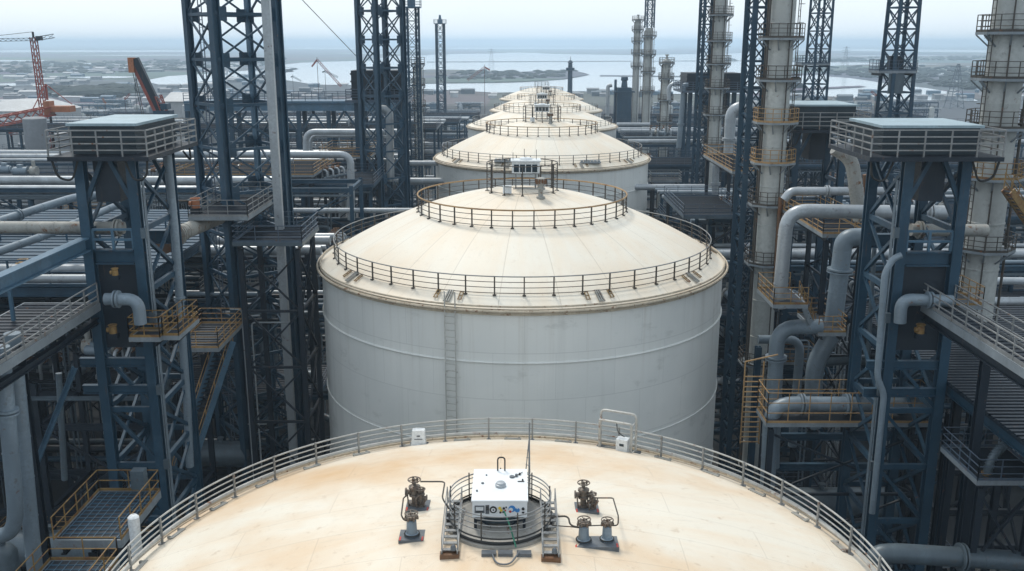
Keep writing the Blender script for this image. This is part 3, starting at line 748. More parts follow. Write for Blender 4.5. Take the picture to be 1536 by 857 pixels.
def pipe(label, pts, r, mat='pipe', bend=None, bands=1.8, n=12, group=None, flange=(), name='pipe', cat='pipe'):
    P = [Vector(p) for p in pts]; b = B(); b.path(P, r, n, bend if bend is not None else r * 3.2, steps=7)
    if bands:
        for p, q in zip(P, P[1:]):
            L = (q - p).length; u = (q - p).normalized(); m = int(L / bands); e = r * 3.4
            for i in range(m + 1):
                s = (i + .5) * L / (m + 1)
                if (e < s < L - e) or len(P) == 2: c = p + u * s; b.path([c - u * .035, c + u * .035], r * 1.035 + .006, n)
    if not flange and len(P) > 2 and r > .2:
        k_ = max(range(len(P) - 1), key=lambda i: (P[i + 1] - P[i]).length)
        if (P[k_ + 1] - P[k_]).length > 4: flange = ((k_, .38),)
    for i, s in flange:
        p, q = P[i], P[i + 1]; u = (q - p).normalized(); c = p.lerp(q, s)
        for o in (-.09, .09): b.path([c + u * (o - .05), c + u * (o + .05)], r * 1.42, n)
    return one(name, label, cat, b, M[mat], group)
def beam(label, p, q, w, h, mat='steel', name='steel_beam', group=None, up=(0, 0, 1)):
    b = B(); b.ibeam(p, q, w, h, up=up); return one(name, label, 'beam', b, M[mat], group)

def house_tower(label, x0, x1, y0, y1, zd, zt, lx, ly, zbase, portal=None, side=1, seg=3.4, group=None, knee=True):
    """slatted box unit on a railed platform carried by a braced tower; lx, ly: x and y of the leg lines"""
    t = thing('unit_tower', label, 'tower', (sum(lx) / 2, sum(ly) / 2, zbase), group)
    b = B(); b.box(x0, x1, y0, y1, zd + .03, zt - .14)
    n = 5
    for i in range(n):
        z = zd + .25 + i * (zt - zd - .5) / n
        b.box(x0 - .05, x1 + .05, y0 - .05, y1 + .05, z, z + .10)
    bx = b.build('box_unit', M['louvre'], t)
    b = B(); b.box(x0 - .16, x1 + .16, y0 - .16, y1 + .16, zt - .138, zt); b.build('roof', M['roof_sheet'], t)
    pd = .95; X0, X1, Y0, Y1 = x0 - pd, x1 + pd, y0 - pd, y1 + pd
    b = B(); b.box(X0, X1, Y0, Y1, zd - .22, zd); b.build('platform', M['steel_dark'], t)
    b = B(); railing(b, b, [(X0 + .06, Y0 + .06, zd), (X1 - .06, Y0 + .06, zd), (X1 - .06, Y1 - .06, zd), (X0 + .06, Y1 - .06, zd)], h=1.35, step=1.25, r=.036, rails=4, closed=True)
    b.build('railing', M['rail'], t)
    zl = zd - .224
    for x in lx:
        for y in ly:
            b = B(); b.ibeam((x, y, zbase), (x, y, zl), .52, .52, .08, up=(0, 1, 0)); b.build('leg', M['steel'], t)
    b = B(); h = b; z = zl - .5; L = (lx[0], lx[1]); k = 0
    inner = lx[1] if side < 0 else lx[0]
    while z - seg > zbase:
        for x in lx:
            b.bar((x, ly[0], z), (x, ly[1], z - seg), .2, .2); b.bar((x, ly[1], z), (x, ly[0], z - seg), .16, .16)
            h.bar((x, ly[0], z - seg), (x, ly[1], z - seg), .22, .3)
        if k >= 3:
            for y in ly:
                b.bar((lx[0], y, z), (lx[1], y, z - seg), .18, .18); h.bar((lx[0], y, z - seg), (lx[1], y, z - seg), .22, .3)
        for x in lx:
            for y, s_ in ((ly[0], 1), (ly[1], -1)): b.bar((x, y + s_ * .5, z - seg - .42), (x, y + s_ * .5, z - seg + .42), .04, .6, up=(0, 1, 0))
        z -= seg; k += 1
    if knee:
        for y in ly:
            for x, s in ((lx[0], 1), (lx[1], -1)): b.bar((x, y, zl - 2.6), (x + s * 1.15, y, zl - .1), .22, .22)
    b.build('lattice', M['steel'], t)
    xq = inner + side * -.40
    for dy_, rr_ in ((.12, .05), (.30, .035), (-.14, .03)):
        b = B(); b.path([(xq, ly[0] + dy_, zbase + 1), (xq, ly[0] + dy_, zl - 1.2)], rr_, 6); b.build('conduit', M['pipe_blue'], t)
    for zz_ in (4.2, 8.9, 13.1, 17.6):
        b = B(); b.box(xq - .14, xq + .14, ly[0] - .42, ly[0] - .20, zl - zz_, zl - zz_ + .55); b.build('junction_box', M['pipe_dark'], t)
    b = B(); cxm = (lx[0] + lx[1]) / 2; b.box(cxm - .75, cxm + .55, ly[0] + .1, ly[0] + 2.2, zl - 2.3, zl - .003); b.build('duct', M['steel_dark'], t)
    for (xx, dr) in ((X0, 1), (X1, -1)):
        b = B(); b.path([(xx + dr * .15, Y0 + .2, zl), (xx + dr * .3, Y0 + .3, zl - .9), (xx + dr * 1.0, Y0 + .4, zl - 1.1), (xx + dr * 1.4, Y0 + .4, zl)], .06, 6, .4); b.build('cable_loop', M['black'], t)
    b = B(); b.path([(X1 - .2, Y1 - 1, zl), (X1 - .3, Y1 - .6, zl - .9), (X1 - .8, Y1 - .4, zl - .3)], .06, 6, .3)
    b.build('cable_loop', M['black'], t)
    if portal:
        zp, = portal
        b = B(); b.ibeam((lx[0] + .32, ly[0], zp), (lx[1] - .32, ly[0], zp), .5, .8); b.build('portal_beam', M['steel'], t); b = B(); b.ibeam((lx[0] + .32, ly[1], zp), (lx[1] - .32, ly[1], zp), .5, .8); b.build('portal_beam', M['steel'], t)
        b = B(); railing(b, b, [(lx[0] + .3, ly[0] - .1, zp + .41), (lx[1] - .3, ly[0] - .1, zp + .41)], h=1.1, step=1.3, r=.07, rails=2); b.build('portal_rail', M['steel_light'], t)
        b = B(); b.box(lx[0] + .33, lx[1] - .33, ly[0] + .1, ly[0] + .16, zp - 5.2, zp - .42); b.build('back_panel', M['steel_dark'], t)
        b = B(); b.ibeam((lx[0] - 1.2, ly[0] - .05, zp - 6.0), (lx[1] + .3, ly[0] - .05, zp - 6.0), .3, .5); b.ibeam((lx[0] - 1.2, ly[0] - .05, zp - 7.6), (lx[1] + .3, ly[0] - .05, zp - 7.6), .3, .5); b.build('header_beam', M['steel'], t)
    return t
def rack(label, x0, x1, y, depth, z1, levels, ncol, mat='steel_dark', group=None, brace=True, deckz=None, decklabel=None):
    t = thing('pipe_rack', label, 'pipe rack', ((x0 + x1) / 2, y, 0), group)
    xs = [x0 + (x1 - x0) * i / (ncol - 1) for i in range(ncol)]
    for x in xs:
        for yy in (y - depth / 2, y + depth / 2):
            b = B(); b.ibeam((x, yy, 0), (x, yy, z1), .34, .36, up=(0, 1, 0)); b.build('leg', M[mat], t)
    for z in levels:
        b = B()
        for yy in (y - depth / 2, y + depth / 2):
            for xa, xb in zip(xs, xs[1:]): b.ibeam((xa + .18, yy, z), (xb - .18, yy, z), .28, .42)
        for x in xs: b.ibeam((x, y - depth / 2 + .19, z), (x, y + depth / 2 - .19, z), .28, .40)
        b.build('beam', M[mat], t)
    if brace:
        b = B(); zs = [0] + sorted(levels)
        for i, (xa, xb) in enumerate(zip(xs, xs[1:])):
            for j, (za, zb) in enumerate(zip(zs, zs[1:])):
                if (i + j) % 2 == 0:
                    b.bar((xa, y - depth / 2, za), (xb, y - depth / 2, zb), .15); b.bar((xb, y - depth / 2, za), (xa, y - depth / 2, zb), .15)
        b.build('lattice', M[mat], t)
    b = B(); zt_ = z1 - .9; yt = y - depth / 2 - .32
    for s in (-.22, .22): b.bar((x0, yt + s, zt_), (x1, yt + s, zt_), .04, .12)
    for i in range(int((x1 - x0) / .8)): b.bar((x0 + i * .8, yt - .22, zt_), (x0 + i * .8, yt + .22, zt_), .05)
    for s in (-.12, -.02, .1): b.bar((x0, yt + s, zt_ + .05), (x1, yt + s, zt_ + .05), .06)
    b.build('cable_tray', M['pipe_dark'], t)
    if deckz is not None:
        deck_box(t, x0 - .4, x1 + .4, y - depth / 2 - .5, y + depth / 2 + .5, deckz, 'rail_navy', step=2.0, edge='steel')
    return t
def vessel(label, p, q, r, mat='pipe_dark', group=None, zfoot=None):
    """horizontal drum on two saddles"""
    p = Vector(p); q = Vector(q); t = thing('horizontal_drum', label, 'drum', (p + q) / 2 - UP * r * 1.4, group)
    u = (q - p).normalized(); b = B(); prof = [(0.02, -.35 * r), (.5 * r, -.28 * r), (.85 * r, -.12 * r), (r, 0)]
    o = len(b.v); n = 20; w = u.cross(UP).normalized(); L = (q - p).length
    full = prof + [(rr, L - z) for rr, z in prof[::-1]]
    for rr, s in full:
        for k in range(n): a = 2 * pi * k / n; b.v.append(tuple(p + u * s + w * rr * cos(a) + UP * rr * sin(a)))
    for i in range(len(full) - 1):
        for k in range(n): k2 = (k + 1) % n; b.f.append((i * n + k, i * n + k2, (i + 1) * n + k2, (i + 1) * n + k))
    b.build('shell', M[mat], t)
    for s in (.2, .8):
        b = B(); c = p.lerp(q, s); b.bar(c - UP * r * .75 - w * r * .8, c - UP * r * .75 + w * r * .8, r * .3, r * .9); b.bar(c - UP * r * 1.3 - w * r * .8, c - UP * r * 1.3 + w * r * .8, r * .4, r * .2); b.build('saddle', M['steel_dark'], t)
    b = B()
    for s in (.3, .5, .7): c = p.lerp(q, s); b.tube(c + UP * r * .9, c + UP * r * 1.3, r * .14, 8); b.tube(c + UP * r * 1.3, c + UP * r * 1.38, r * .24, 8)
    b.build('nozzle', M['pipe_dark'], t)
    return t
def stair(label, p, q, w, mat='steel_light', railmat='rail_tan', steps=18, name='steel_stair', group=None):
    """flight from the top edge centre p to the bottom q; w = width vector"""
    p = Vector(p); q = Vector(q); w = Vector(w); t = thing(name, label, 'stair', q, group)
    for s in (-.5, .5):
        b = B(); b.bar(p + w * s, q + w * s, .09, .46); b.build('stringer', M[mat], t)
    b = B(); n = Vector((q.x - p.x, q.y - p.y, 0)).normalized()
    for i in range(steps): c = p.lerp(q, (i + .5) / steps); b.bar(c - w * .47, c + w * .47, .30, .035, up=UP)
    b.build('treads', M['deck'], t)
    for s in (-.5, .5):
        b = B(); a = p + w * s; c = q + w * s
        for h in (.5, 1.0): b.bar(a + UP * h, c + UP * h, .045)
        for i in range(6): k = a.lerp(c, i / 5); b.bar(k, k + UP * 1.0, .045)
        b.build('railing', M[railmat], t)
    return t
# ------------------------------------------------------------------ left of the tanks
house_tower('braced navy tower whose railed top box stands before the red boom crane', -23.1, -19.75, 50.2, 56.3, 35.25, 36.9, (-22.85, -20.1), (50.3, 55.8), 0, portal=(at(150, 385, 50.3).z,), side=-1)
# tall derrick
c = at(352, 250, 68); yaw = radians(40)
lattice_tower('tall navy lattice derrick beside the railed roof edge, with one pale leg', c.x + .1, 69.6, 0, 49, 4.6, yaw, 3.0, .52, ladder=True, tube=False, single=(1.15, 1, .7, .9), brace=.20)
p = at(410, 180, 66.2)
one('cable_tray_riser', 'pale grey box riser standing against the tall lattice derrick', 'cable riser', B().box(p.x - .30, p.x + .26, 66.0, 66.45, 8, 48), M['pipe'])
# second derrick further back
c = at(571, 130, 112)
lattice_tower('second navy lattice derrick, with a dark machinery box at its middle', c.x, 113.5, 0, 54, 3.7, radians(41), 3.1, .50, brace=.19)
c = at(619, 90, 150); lattice_tower('slim lattice mast with a small railed lantern, close behind the second derrick', c.x, 150, 0, at(619, 12, 150).z, 1.75, radians(20), 1.9, .26, brace=.12, top=True)
c = at(661, 90, 300); lattice_tower('lone slim lattice mast standing against the pale water', c.x, 300, 0, at(661, 36, 300).z, 2.3, radians(15), 2.6, .36, brace=.2, top=True)
c = at(628, 140, 160); column('short pale column behind the second lattice derrick', c.x, 160, 0, at(628, 95, 160).z, .6, [at(628, y, 160).z for y in (96, 128, 160)], over=.6, cap=True)

# catwalk with the long edge running away from the camera
zc_ = at(0, 545, 40).z; xc_ = -22.5
t = thing('catwalk', 'long navy catwalk with pale handrails running up to the braced tower', 'catwalk', (-24.2, 36, zc_ - .4))
deck_box(t, -26.6, xc_, 24, 50, zc_, None, sides='', edge='deck_edge', th=.4)
b = B(); railing(b, b, [(xc_ - .05, 24, zc_ + .04), (xc_ - .05, 50, zc_ + .04)], h=1.1, step=1.6, r=.034, toe=.18); b.build('railing', M['rail'], t)
b = B(); railing(b, b, [(-25.4, 24, zc_ + .04), (-25.4, 46.5, zc_ + .04)], h=2.3, step=5.2, r=.085, rails=1); b.build('side_frame', M['steel_light'], t)
b = B()
for y in range(26, 50, 4): b.ibeam((-26.5, y, zc_ - .62), (xc_ - .1, y, zc_ - .62), .2, .36)
b.ibeam((xc_ - .25, 24, zc_ - .98), (xc_ - .25, 50, zc_ - .98), .3, .34); b.build('joist', M['steel_dark'], t)
for y in (30, 44):
    b = B(); b.ibeam((-24, y, 0), (-24, y, zc_ - .83), .4, .4); b.build('leg', M['steel_dark'], t)
beam('deep navy girder running over the catwalk toward the braced tower', (-23.3, 22, 30.5), (-22.9, 49.9, 30.5), .55, .75, 'steel_light', name='box_girder')
pipe('blue inclined pipe rising behind the wide worn pipe', [at(-30, 341, 58), at(112, 296, 66), at(180, 290, 70)], .27, 'pipe_blue', bands=2.4)
pipe('lower blue inclined pipe passing under the wide worn pipe', [at(-20, 384, 55), at(72, 352, 60), at(195, 300, 70)], .25, 'pipe_blue', bands=2.4)
pipe('wide worn pale pipe ending at the braced tower', [at(-60, 341, 51.5), at(186, 342, 51.5)], .34, 'pipe_worn', bands=1.6, n=18, flange=((0, .96),))
pipe('wide lagged pipe running past the braced tower to the derrick', [at(240, 362, 58), at(300, 338, 63), at(345, 318, 68)], .52, 'pipe_worn', bands=.5, n=18)
pipe('rust stained pipe coupling beside the tall grey riser', [at(244, 366, 57.6), at(262, 358, 58.5)], .66, 'rust', bands=0, n=18)
pipe('tall plain grey riser beside the braced tower', [at(251, 232, 55), at(262, 345, 55), at(281, 610, 55), at(285, 700, 55)], .24, 'pipe_blue', bands=3, bend=.3)
pipe('blue grey elbow pipe leaving the catwalk end beside the small yellow railed balcony', [at(158, 449, 48.5), at(207, 449, 48.5), at(211, 486, 48.5)], .33, 'pipe_blue', bands=.7, bend=.9, n=16, flange=((0, .35),))
# balcony on the tower
zb_ = at(220, 507, 48.6).z
deck('small balcony with yellow rails on the braced tower', at(194, 507, 48.6).x, at(240, 507, 48.6).x, 48.6, 50.0, zb_, 'yellow', step=.7, slats=False, edge='deck_edge', name='balcony')
deck('narrow side balcony with yellow rails round the corner of the braced tower', at(240, 505, 48.6).x + .05, at(240, 505, 48.6).x + .9, 48.9, 52.2, zb_, 'yellow', step=.8, slats=False, name='balcony')
def motor(label, p, s, mat):
    t = thing('valve_actuator', label, 'actuator', p)
    b = B(); b.lathe([(s * .5, p.z), (s * .5, p.z + s * .9), (s * .3, p.z + s)], p.x, p.y, 12, True, True); b.build('motor_body', M[mat], t)
    b = B(); b.tube((p.x - s * .75, p.y - s * .1, p.z + s * .5), (p.x - s * .4, p.y - s * .1, p.z + s * .5), s * .34, 10); b.hoop(p.x, p.y, p.z + s * 1.15, s * .55, s * .07, 16, 6); b.bar((p.x, p.y, p.z + s), (p.x, p.y, p.z + s * 1.18), s * .12)
    b.bar((p.x - s * .55, p.y, p.z + s * 1.15), (p.x + s * .55, p.y, p.z + s * 1.15), s * .08); b.build('handwheel', M[mat], t)
    b = B(); b.box(p.x - s * .6, p.x + s * .6, p.y - s * .4, p.y + s * .5, p.z - s * .7, p.z - .003); b.build('bracket', M['steel_dark'], t)
motor('yellow actuator on the dark beam under the catwalk end', at(170, 500, 49.2), .40, 'yellow')
motor('yellow topped actuator at the end of the catwalk rail', at(173, 413, 49.4), .32, 'yellow')
motor('orange actuator on the corner of the derrick platform', at(294, 312, 62.3), .55, 'orange')
motor('small yellow actuator among pipes above the catwalk', at(36, 405, 62), .6, 'yellow')

# platforms around the derrick
z = at(300, 326, 62).z
deck('pale edged platform with an orange actuator wrapped around the derrick foot', at(283, 326, 62).x, at(372, 330, 62).x, 62, 70.5, z, 'rail', legs=None, name='access_platform')
z2 = at(400, 367, 61).z
deck('narrow navy platform reaching the wide tank roof edge', at(352, 367, 62).x, at(352, 367, 62).x + 4.6, 61.5, 67, z2, 'rail_navy', legs=4, edge='pipe_dark')
z3 = at(300, 523, 58).z
deck('dark platform at the head of the long descending stair', at(262, 523, 58).x, at(322, 525, 58).x + .25, 58, 63.5, z3, 'rail_tan', legs=None, edge='deck_edge')
stair('long pale stringer stair descending from the dark platform', at(338, 512, 61.5), at(272, 715, 58.5), (1.05, -.1, 0), steps=30)
z4 = at(440, 265, 100).z
deck('wide platform ahead of the pipe bridge with a tan railed edge', at(250, 265, 101).x, at(470, 264, 101).x, 101, 113.5, z4, 'rail_tan', legs=5, step=2)
z5 = at(520, 232, 118).z
deck('rusty railed platform in front of the second derrick', at(470, 232, 112).x, at(548, 232, 112).x, 115.5, 124, z5, 'rail_tan', legs=5, step=2)

# long pipes across the left strip
pipe('topmost of the two long pale pipes level with the platform by the derrick', [at(-120, 270, 93), at(430, 271, 93)], .42, 'pipe', bands=5, n=14)
pipe('lower of the two long pale pipes level with the platform by the derrick', [at(-120, 284, 91.5), at(330, 285, 91.5)], .42, 'pipe', bands=5, n=14)
pipe('thin blue pipe running below the two long pale pipes', [at(-120, 297, 91), at(330, 297, 91)], .18, 'pipe_blue', bands=5)
pipe('pale pipe crossing behind the derrick and turning down at an elbow', [at(250, 231, 100), at(526, 232, 100), at(527, 330, 100)], .38, 'pipe', bands=4, bend=1.2, n=14)
pipe('thinner pale pipe just under the one that turns down behind the derrick', [at(250, 241, 101.5), at(440, 241, 101.5)], .27, 'pipe', bands=4)
pipe('pale pipe leaving the ringed roof and bending down at its left end', [at(672, 272, 123), at(514, 272, 123), at(513, 345, 123)], .46, 'pipe', bands=4, bend=1.1, n=14)
pipe('pale pipe spanning from the derrick to the pipe that bends down', [at(432, 316, 97.6), at(620, 316, 97.6)], .28, 'pipe', bands=4)
pipe('pale pipe stub passing behind the upper roof ring', [at(588, 245, 125), at(664, 245, 125)], .34, 'pipe', bands=4)
pipe('tall pale pipe with a hooked top beside the second derrick', [at(565, 163, 114), at(584, 164, 114), at(586, 272, 114)], .46, 'pipe', bend=1.2, n=14)
pipe('upper pale pipe of the bent pair below the pipe bridge', [at(600, 198, 130), at(459, 198, 130), at(459, 228, 130)], .42, 'pipe', bands=4, bend=1.3)
pipe('lower pale pipe of the bent pair below the pipe bridge', [at(590, 204, 131.5), at(466, 204, 131.5), at(466, 228, 131.5)], .24, 'pipe', bands=4, bend=1)
pipe('thick grey pipe low down, running into the shade behind the ladder tank', [at(-20, 584, 92), at(120, 586, 92), at(345, 591, 92), at(560, 594, 92)], .52, 'pipe_blue', bands=3, n=16)
pipe('rough lagged pipe slanting up to the tank wall', [at(372, 588, 84), at(430, 577, 84), at(498, 543, 80)], .34, 'pipe_dark', bands=.6)
pipe('rough lagged pipe slanting down to the tank wall', [at(330, 596, 84), at(432, 604, 83), at(498, 630, 80)], .34, 'pipe_dark', bands=.6)
for py, rr, lab in ((439, .22, 'upper thin grey pipe in the dark frame left of the tank wall'), (450, .16, 'middle thin grey pipe in the dark frame left of the tank wall'), (466, .22, 'lower thin grey pipe in the dark frame left of the tank wall'), (384, .34, 'short pale pipe just under the narrow navy platform')):
    pipe(lab, [at(255, py, 86), at(520, py, 86)], rr, 'pipe', bands=3)

# verticals at the bottom left
pipe('outer of two thick upright pipes, bending away at its foot', [at(2, 520, 41), at(24, 770, 41), at(18, 800, 41.2), at(-60, 815, 42)], .36, 'pipe_blue', bands=2.2, n=18, bend=.9)
pipe('inner of two thick upright pipes rising by the diagonal strut', [at(18, 500, 42.5), at(53, 860, 42.5)], .37, 'pipe_blue', bands=2.2, n=18)
beam('diagonal steel strut beside the thick upright pipes', at(112, 552, 46), at(48, 712, 46), .24, .24, 'steel_light', name='diagonal_strut')
pipe('thin riser in the dark bay behind the diagonal strut', [at(88, 560, 50), at(97, 720, 50)], .17, 'pipe_dark')
# walkways at the bottom left
z = at(149, 737, 43).z
t = thing('grating_walkway', 'upper grating walkway panel with rusty yellow rails and a grey box', 'walkway', (-18.5, 40, z))
x0, x1 = at(149, 737, 43).x, at(240, 737, 43).x
def grating(t, x0, x1, y0, y1, z, rm, sides):
    deck_box(t, x0, x1, y0, y1, z, rm, sides=sides, step=1.35, slats=False, edge='deck_edge', th=.35, nrails=2)
    b = B()
    for i in range(int((y1 - y0) / .36)): b.box(x0 + .1, x1 - .1, y0 + .2 + i * .36, y0 + .23 + i * .36, z, z + .045)
    for i in range(int((x1 - x0) / .36)): b.box(x0 + .2 + i * .36, x0 + .235 + i * .36, y0 + .1, y1 - .1, z + .048, z + .06)
    b.build('grating', M['steel_light'], t)
    b = B()
    for x in (x0 + .3, x1 - .3): b.ibeam((x, y0 + .1, z - .58), (x, y1 - .1, z - .58), .25, .4)
    b.build('joist', M['steel_dark'], t)
    for y in (y0 + .5, y1 - .5):
        b = B(); b.ibeam(((x0 + x1) / 2, y, 0), ((x0 + x1) / 2, y, z - .8), .4, .4); b.build('leg', M['steel_dark'], t)
grating(t, x0, x1, 38.2, 43, z, 'yellow', 'lbr')
t2_ = thing('grating_walkway', 'lower grating walkway panel nearest the white vent pipe', 'walkway', (-18.5, 34, z - .7))
grating(t2_, x0, x1, 29.5, 37.7, z - .7, 'yellow', 'lbr')
q = Vector((x1 - .75, 42.5, z + .55)); b = B(); b.box(q.x - .32, q.x + .32, q.y - .25, q.y + .25, q.z - .1, q.z + .85); b.box(q.x - .05, q.x + .05, q.y - .05, q.y + .05, z, q.z - .1)
one('switch_box', 'grey switch box on the rail of the upper grating walkway', 'switch box', b, M['pipe_dark'])

# pipe bridge in front of the town
zt = at(400, 152, 145).z; xa, xb = at(275, 150, 145).x, at(600, 150, 145).x
t = thing('pipe_bridge', 'long blue pipe bridge with railed top behind the tall derrick', 'pipe bridge', ((xa + xb) / 2, 147, 0))
b = B(); b.box(xa, xb, 145, 150, zt - .3, zt); b.ibeam((xa, 145.2, zt - .9), (xb, 145.2, zt - .9), .5, 1.1); b.ibeam((xa, 149.8, zt - .9), (xb, 149.8, zt - .9), .5, 1.1); b.build('deck', M['steel_light'], t)
b = B(); railing(b, b, [(xa, 145.1, zt), (xb, 145.1, zt)], h=1.2, step=2, r=.045); railing(b, b, [(xa, 149.9, zt), (xb, 149.9, zt)], h=1.2, step=2, r=.045); b.build('railing', M['rail_navy'], t)
for px in (280, 345, 447, 492, 541, 590):
    x = at(px, 170, 145).x
    for y in (145.4, 149.6):
        b = B(); b.ibeam((x, y, 0), (x, y, zt - 1.5), .6, .6, up=(0, 1, 0)); b.build('leg', M['steel'], t)
b = B()
for pa, pb in zip((280, 345, 447, 492, 541), (345, 447, 492, 541, 590)):
    xa_, xb_ = at(pa, 170, 145).x, at(pb, 170, 145).x
    for x, s in ((xa_, 1), (xb_, -1)): b.bar((x, 145.4, zt - 5), (x + s * 2.4, 145.4, zt - 1.5), .3)
    b.bar((xa_, 145.4, zt - 9), (xb_, 145.4, zt - 9), .4)
b.build('knee_brace', M['steel'], t)
# machine box of the second derrick
house = at(540, 120, 120)
t = thing('machine_house', 'dark slatted machinery box between the legs of the second derrick', 'machine house', (house.x, 121, 0))
xa, xb = at(527, 130, 119).x, at(603, 130, 119).x; za, zb2 = at(560, 150, 119).z, at(560, 106, 119).z
b = B(); b.box(xa, xb, 119, 124, za, zb2)
for i in range(4): b.box(xa - .1, xb + .1, 118.9, 124.1, za + .3 + i * .9, za + .5 + i * .9)
b.build('housing', M['steel_dark'], t)
b = B(); railing(b, b, [(xa - .6, 118.3, za), (xb + .6, 118.3, za), (xb + .6, 124.6, za)], h=1.3, step=1.5, r=.045, rails=4); b.box(xa - .7, xb + .7, 118.2, 124.7, za - .3, za - .003); b.build('gallery', M['rail_navy'], t)
for x in (xa + .5, xb - .5):
    for y in (119.5, 123.5): b = B(); b.ibeam((x, y, 0), (x, y, za - .3), .6, .6); b.build('leg', M['steel'], t)

# ------------------------------------------------------------------ right of the tanks
house_tower('braced navy tower whose wide railed box stands beside the column with yellow rails', 19.0, 23.9, 49.0, 53.6, at(1380, 233, 49).z, at(1380, 188, 49).z, (20.75, 23.75), (49.8, 54.6), 0, portal=(at(1390, 388, 49.8).z,), side=1)
house_tower('braced navy tower whose railed box stands between the two pale columns', 22.3, 27.1, 76, 81, at(1240, 194, 76).z, at(1240, 157, 76).z, (22.8, 26.6), (76.8, 80.6), 0, side=1, seg=3.6)
X = at(1492, 230, 62)
column('wide pale column with a yellow railed ring below the house tower roof line', X.x, 62, 21, 50, 1.12, [at(1492, y, 61).z for y in (48, 118, 192, 268, 376)], over=.85, mats={3: 'yellow'}, ladder_side=-1)
X = at(1160, 230, 75)
column('pale column reaching lowest, nearest the railed tank roof', X.x, 75, 6, 51, .95, [at(1160, y, 74).z for y in (57, 120, 184, 245, 308, 397, 548)], over=.8, mats={2: 'rail_tan', 3: 'rail_tan'}, ladder_side=1)
c = at(1128, 230, 78); lattice_tower('slim navy lattice leg tower standing against the low reaching pale column', c.x + .2, 78.6, 0, 52, 1.7, radians(8), 2.1, .42, brace=.15)
X = at(1072, 200, 128)
column('mid distance pale column with six rings, in front of a dark machinery box', X.x, 128, 4, 56, .82, [at(1072, y, 127).z for y in (22, 61, 96, 132, 172, 218)], over=.85, ladder_side=1)
c = at(1058, 150, 131); lattice_tower('slender navy lattice tower beside the six ringed pale column', c.x, 132, 0, 57, 1.6, radians(10), 2.3, .42, brace=.16)
X = at(972, 100, 230); column('distant pale column topped by an open lattice head', X.x, 230, 0, at(972, 42, 230).z, .95, [at(972, y, 229).z for y in (54, 82, 108, 137)], over=.9, group=None)
lattice_tower('open lattice head above the distant pale column', X.x, 230, at(972, 42, 230).z, at(972, 0, 230).z + 6, 1.7, .2, 2.2, .3, brace=.16, name='lattice_mast')
X = at(955, 100, 270); column('thinnest distant pale column, just left of the lattice headed one', X.x, 270, 0, at(955, 30, 270).z, .85, [at(955, y, 269).z for y in (30, 45, 62, 80, 100)], over=.9, cap=True)
X = at(998, 150, 190); column('shorter pale capped column to the right of the lattice headed one', X.x, 190, 0, at(998, 92, 190).z, .80, [at(998, y, 189).z for y in (95, 118, 150, 183)], over=.8, cap=True)
c = at(1228, 70, 140); lattice_tower('lattice mast rising behind the box between the two pale columns', c.x, 140, 18, at(1228, 0, 140).z + 8, 2.5, .25, 2.5, .34, w1=2.1, brace=.18)
c = at(1348, 90, 105); lattice_tower('tapering lattice mast behind the wide railed box, with a grey panel', c.x, 105, 16, at(1348, 0, 105).z + 8, 2.9, .2, 2.2, .36, w1=2.0, brace=.17)
for (px, Y, py, lab) in ((1224, 138.5, 96, 'tiny railed gallery on the lattice mast behind the middle box'), (1347, 103.4, 107, 'tiny railed gallery on the tapering lattice mast')):
    p = at(px, py, Y); deck(lab, p.x - 2.0, p.x + 2.0, Y, Y + 3.0, p.z, 'rail_navy', slats=False, step=1.0, name='gallery')
p = at(1344, 125, 103.6); one('grey_panel', 'flat grey panel fixed inside the tapering lattice mast', 'panel', B().box(p.x - .8, p.x + .8, 103.55, 103.7, p.z - 1.1, p.z + 1.0), M['pipe_dark'])
p = at(1345, 94, 103.8); one('dark_cabinet', 'dark cabinet on the gallery of the tapering lattice mast', 'cabinet', B().box(p.x - .7, p.x + .7, 103.8, 104.6, p.z - .75, p.z + .6).box(p.x - .76, p.x + .76, 103.74, 104.66, p.z + .6, p.z + .68), M['steel_dark'])

# walkway and deck to the right
t = thing('catwalk', 'long navy catwalk with pale handrails beside the corrugated dark deck', 'catwalk', (24, 38, zc_ - .4))
xr = 22.3
b = B(); deck_box(t, xr, xr + 1.6, 22, 52.5, zc_, None, sides='', th=.4)
b = B(); railing(b, b, [(xr + .05, 22, zc_ + .04), (xr + .05, 52.5, zc_ + .04)], h=1.1, step=1.5, r=.034, toe=.18); railing(b, b, [(xr + 1.55, 22, zc_ + .04), (xr + 1.55, 51, zc_ + .04)], h=1.1, step=1.5, r=.034, toe=.1); b.build('railing', M['rail'], t)
b = B(); b.ibeam((xr + .25, 22, zc_ - .68), (xr + .25, 52.5, zc_ - .68), .34, .5); b.build('joist', M['steel_dark'], t)
for y in (44,): b = B(); b.ibeam((xr + .8, y, 0), (xr + .8, y, zc_ - .42), .4, .4); b.build('leg', M['steel_dark'], t)
zdk = 22.9
t = thing('corrugated_deck', 'corrugated dark blue deck roof under the pale yellow ringed column', 'deck', (32, 52, zc_ - 1))
b = B()
for i in range(60): b.box(xr + 1.7, 44, 38 + i * .45, 38.25 + i * .45, zdk - .12, zdk)
b.box(xr + 1.7, 44, 38, 65, zdk - .25, zdk - .123); b.build('sheet', M['steel_dark'], t)
b = B(); b.ibeam((xr + 2, 38.2, zdk - .6), (xr + 2, 64.8, zdk - .6), .3, .6); b.ibeam((xr + 2.2, 38.2, zdk - .6), (44, 38.2, zdk - .6), .3, .6); b.build('edge_beam', M['steel'], t)
for x in (26, 34, 42):
    for y in (40, 52, 63): b = B(); b.ibeam((x, y, 0), (x, y, zdk - .95), .4, .4); b.build('leg', M['steel_dark'], t)
zy = at(1420, 447, 55).z
